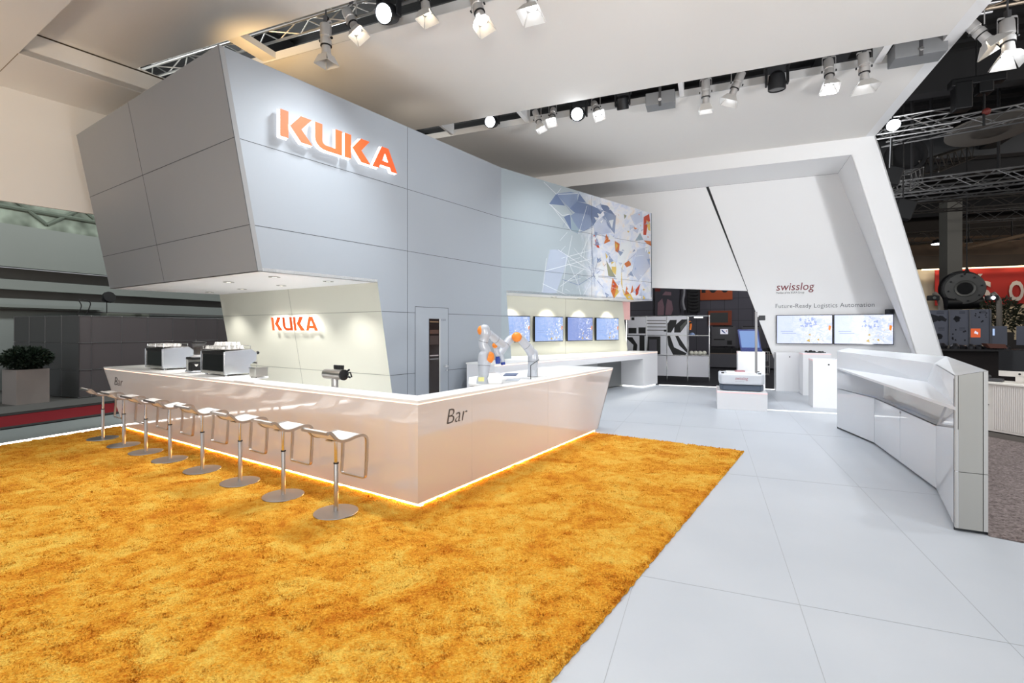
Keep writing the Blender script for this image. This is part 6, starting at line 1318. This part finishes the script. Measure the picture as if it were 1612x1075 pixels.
for i in range(26):
    y0 = 4+i*.9; z0, z1 = (5.0, 5.7) if i % 2 else (5.7, 5.0); b.sweep([UV(UWL+.28, y0, z0), UV(UWL+.28, y0+.9, z1)], .05, gm, 6)
b.sweep([UV(UWL+.28, 2, 5.35), UV(UWL+.28, 30, 5.35)], .06, gm, 6)
struct(b.build('wall_gauze'), 'mottled grey-green gauze strip with truss shadows painted on it')
b = MB(); b.prism([UV(UWL-.3, -6, 7.2), UV(UWL-.3, 40, 7.2), UV(UWL-.3, 40, 11.5), UV(UWL-.3, -6, 11.5)], E1*(-.3), DARK); struct(b.build('wall_hall'))
# modular cabinet wall
KU, KV = -14.97, 7.45
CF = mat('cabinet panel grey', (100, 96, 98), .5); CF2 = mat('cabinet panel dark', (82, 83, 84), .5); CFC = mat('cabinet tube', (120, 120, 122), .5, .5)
us = [0, .277, .986, 1.66, 2.36, 3.08, 3.8, 4.52, 5.24, 5.96]; ls = [0, .76, 1.52, 2.28, 3.04]; zs = [.06, .76, 1.46, 2.16]
cab = thing('modular_cabinet_wall', 'dark grey modular cabinet block with chrome frame beside the hall wall', 'cabinet', UV(KU, KV, .06))
def build_cab():
    for j in range(3):
        for i in range(len(us)-1):
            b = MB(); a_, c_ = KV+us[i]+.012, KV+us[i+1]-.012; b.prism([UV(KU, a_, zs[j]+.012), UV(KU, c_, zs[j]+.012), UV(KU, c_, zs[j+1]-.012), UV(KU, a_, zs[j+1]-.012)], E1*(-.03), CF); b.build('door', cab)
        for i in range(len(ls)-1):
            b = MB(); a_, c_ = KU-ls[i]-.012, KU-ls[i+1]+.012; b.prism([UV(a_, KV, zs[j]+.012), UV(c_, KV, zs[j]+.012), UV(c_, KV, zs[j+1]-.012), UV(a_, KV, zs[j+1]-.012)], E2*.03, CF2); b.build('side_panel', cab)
    b = MB(); b.prism([UV(KU-.02, KV+.02, .08), UV(KU-.02, KV+us[-1], .08), UV(KU-3.02, KV+us[-1], .08), UV(KU-3.02, KV+.02, .08)], (0, 0, 2.07), CF2); b.build('core', cab)
    b = MB()
    for z in zs: b.tube(UV(KU, KV, z), UV(KU, KV+us[-1], z), .008, CFC, 6); b.tube(UV(KU, KV, z), UV(KU-3.04, KV, z), .008, CFC, 6)
    for y in us: b.tube(UV(KU, KV+y, .0), UV(KU, KV+y, 2.16), .008, CFC, 6)
    for x in ls: b.tube(UV(KU-x, KV, .0), UV(KU-x, KV, 2.16), .008, CFC, 6)
    for z in zs:
        for y in us: b.ball(UV(KU, KV+y, z), .016, CHROME, 8, 6)
        for x in ls: b.ball(UV(KU-x, KV, z), .016, CHROME, 8, 6)
    b.build('chrome_frame', cab)
build_cab()
P = UV(KU-.3, KV+1.2, 2.16); r = (168-CX)/F; A_ = UV(KU-.35, 0); t_ = (r*A_.y-A_.x)/(E2.x-r*E2.y); P = UV(KU-.35, t_, 2.16)
fl_ = thing('work_lamp', 'black work lamp on a thin stand on top of the cabinet block', 'lamp', P)
b = MB(); b.tube(P, P+UP*.42, .012, BLACK, 8); b.lathe(P, [(.08, 0), (.07, .015), (.01, .02)], BLACK, 14); b.build('stand', fl_)
b = MB(); d = (E1*.9+UP*.25).normalized(); b.lathe(P+UP*.5-d*.15, [(.05, 0), (.08, .06), (.10, .16), (.16, .24), (.15, .3)], BLACK, 14, d); b.build('lamp_head', fl_)
for px, w in ((192, .9), (216, .5)):
    r = (px-CX)/F; t_ = (r*A_.y-A_.x)/(E2.x-r*E2.y); b = MB(); b.box(UV(KU-.35, t_, 2.21), (.3, w, .09), mat('grey-green pad', (92, 96, 88), .8), E1, E2); tag(b.build('folded_cover', bevel=.02), 'flat grey-green pack lying on the cabinet block, '+('left' if w > .6 else 'right')+' of two', 'pack')
r = (121-CX)/F; t_ = (r*A_.y-A_.x)/(E2.x-r*E2.y); b = MB(); p = UV(KU-.35, t_, 2.17); b.sweep(smooth_path([p, p+UP*.25+E2*.1, p+UP*.42+E2*.05, p+UP*.35+E2*.3, p+UP*.02+E2*.2], 5), .012, BLACK, 6); tag(b.build('cable'), 'dark cable looped on the corner of the cabinet block', 'cable')
# planter
pc0 = atz(25.5, 641); pl = thing('planter', 'grey square planter beside the dark cabinets at the left edge', 'planter', pc0)
dA, dB = E1*-1.0, E2*.64
b = MB(); w_ = .62
b.prism([pc0, pc0+E2*w_, pc0+E2*w_-E1*w_, pc0-E1*w_], (0, 0, .86), mat('planter grey', (150, 142, 138), .5)); o = b.build('body', pl, bevel=.006); 
b = MB(); b.prism([pc0+E2*.03-E1*.03+UP*.8, pc0+E2*.59-E1*.03+UP*.8, pc0+E2*.59-E1*.59+UP*.8, pc0+E2*.03-E1*.59+UP*.8], (0, 0, .065), mat('soil', (60, 54, 48), .9)); b.build('soil', pl)
plant(pc0+E2*.31-E1*.31+UP*.86, .44, .46, 2600, 'dense dark green bush growing in the grey planter', LEAF, 9)
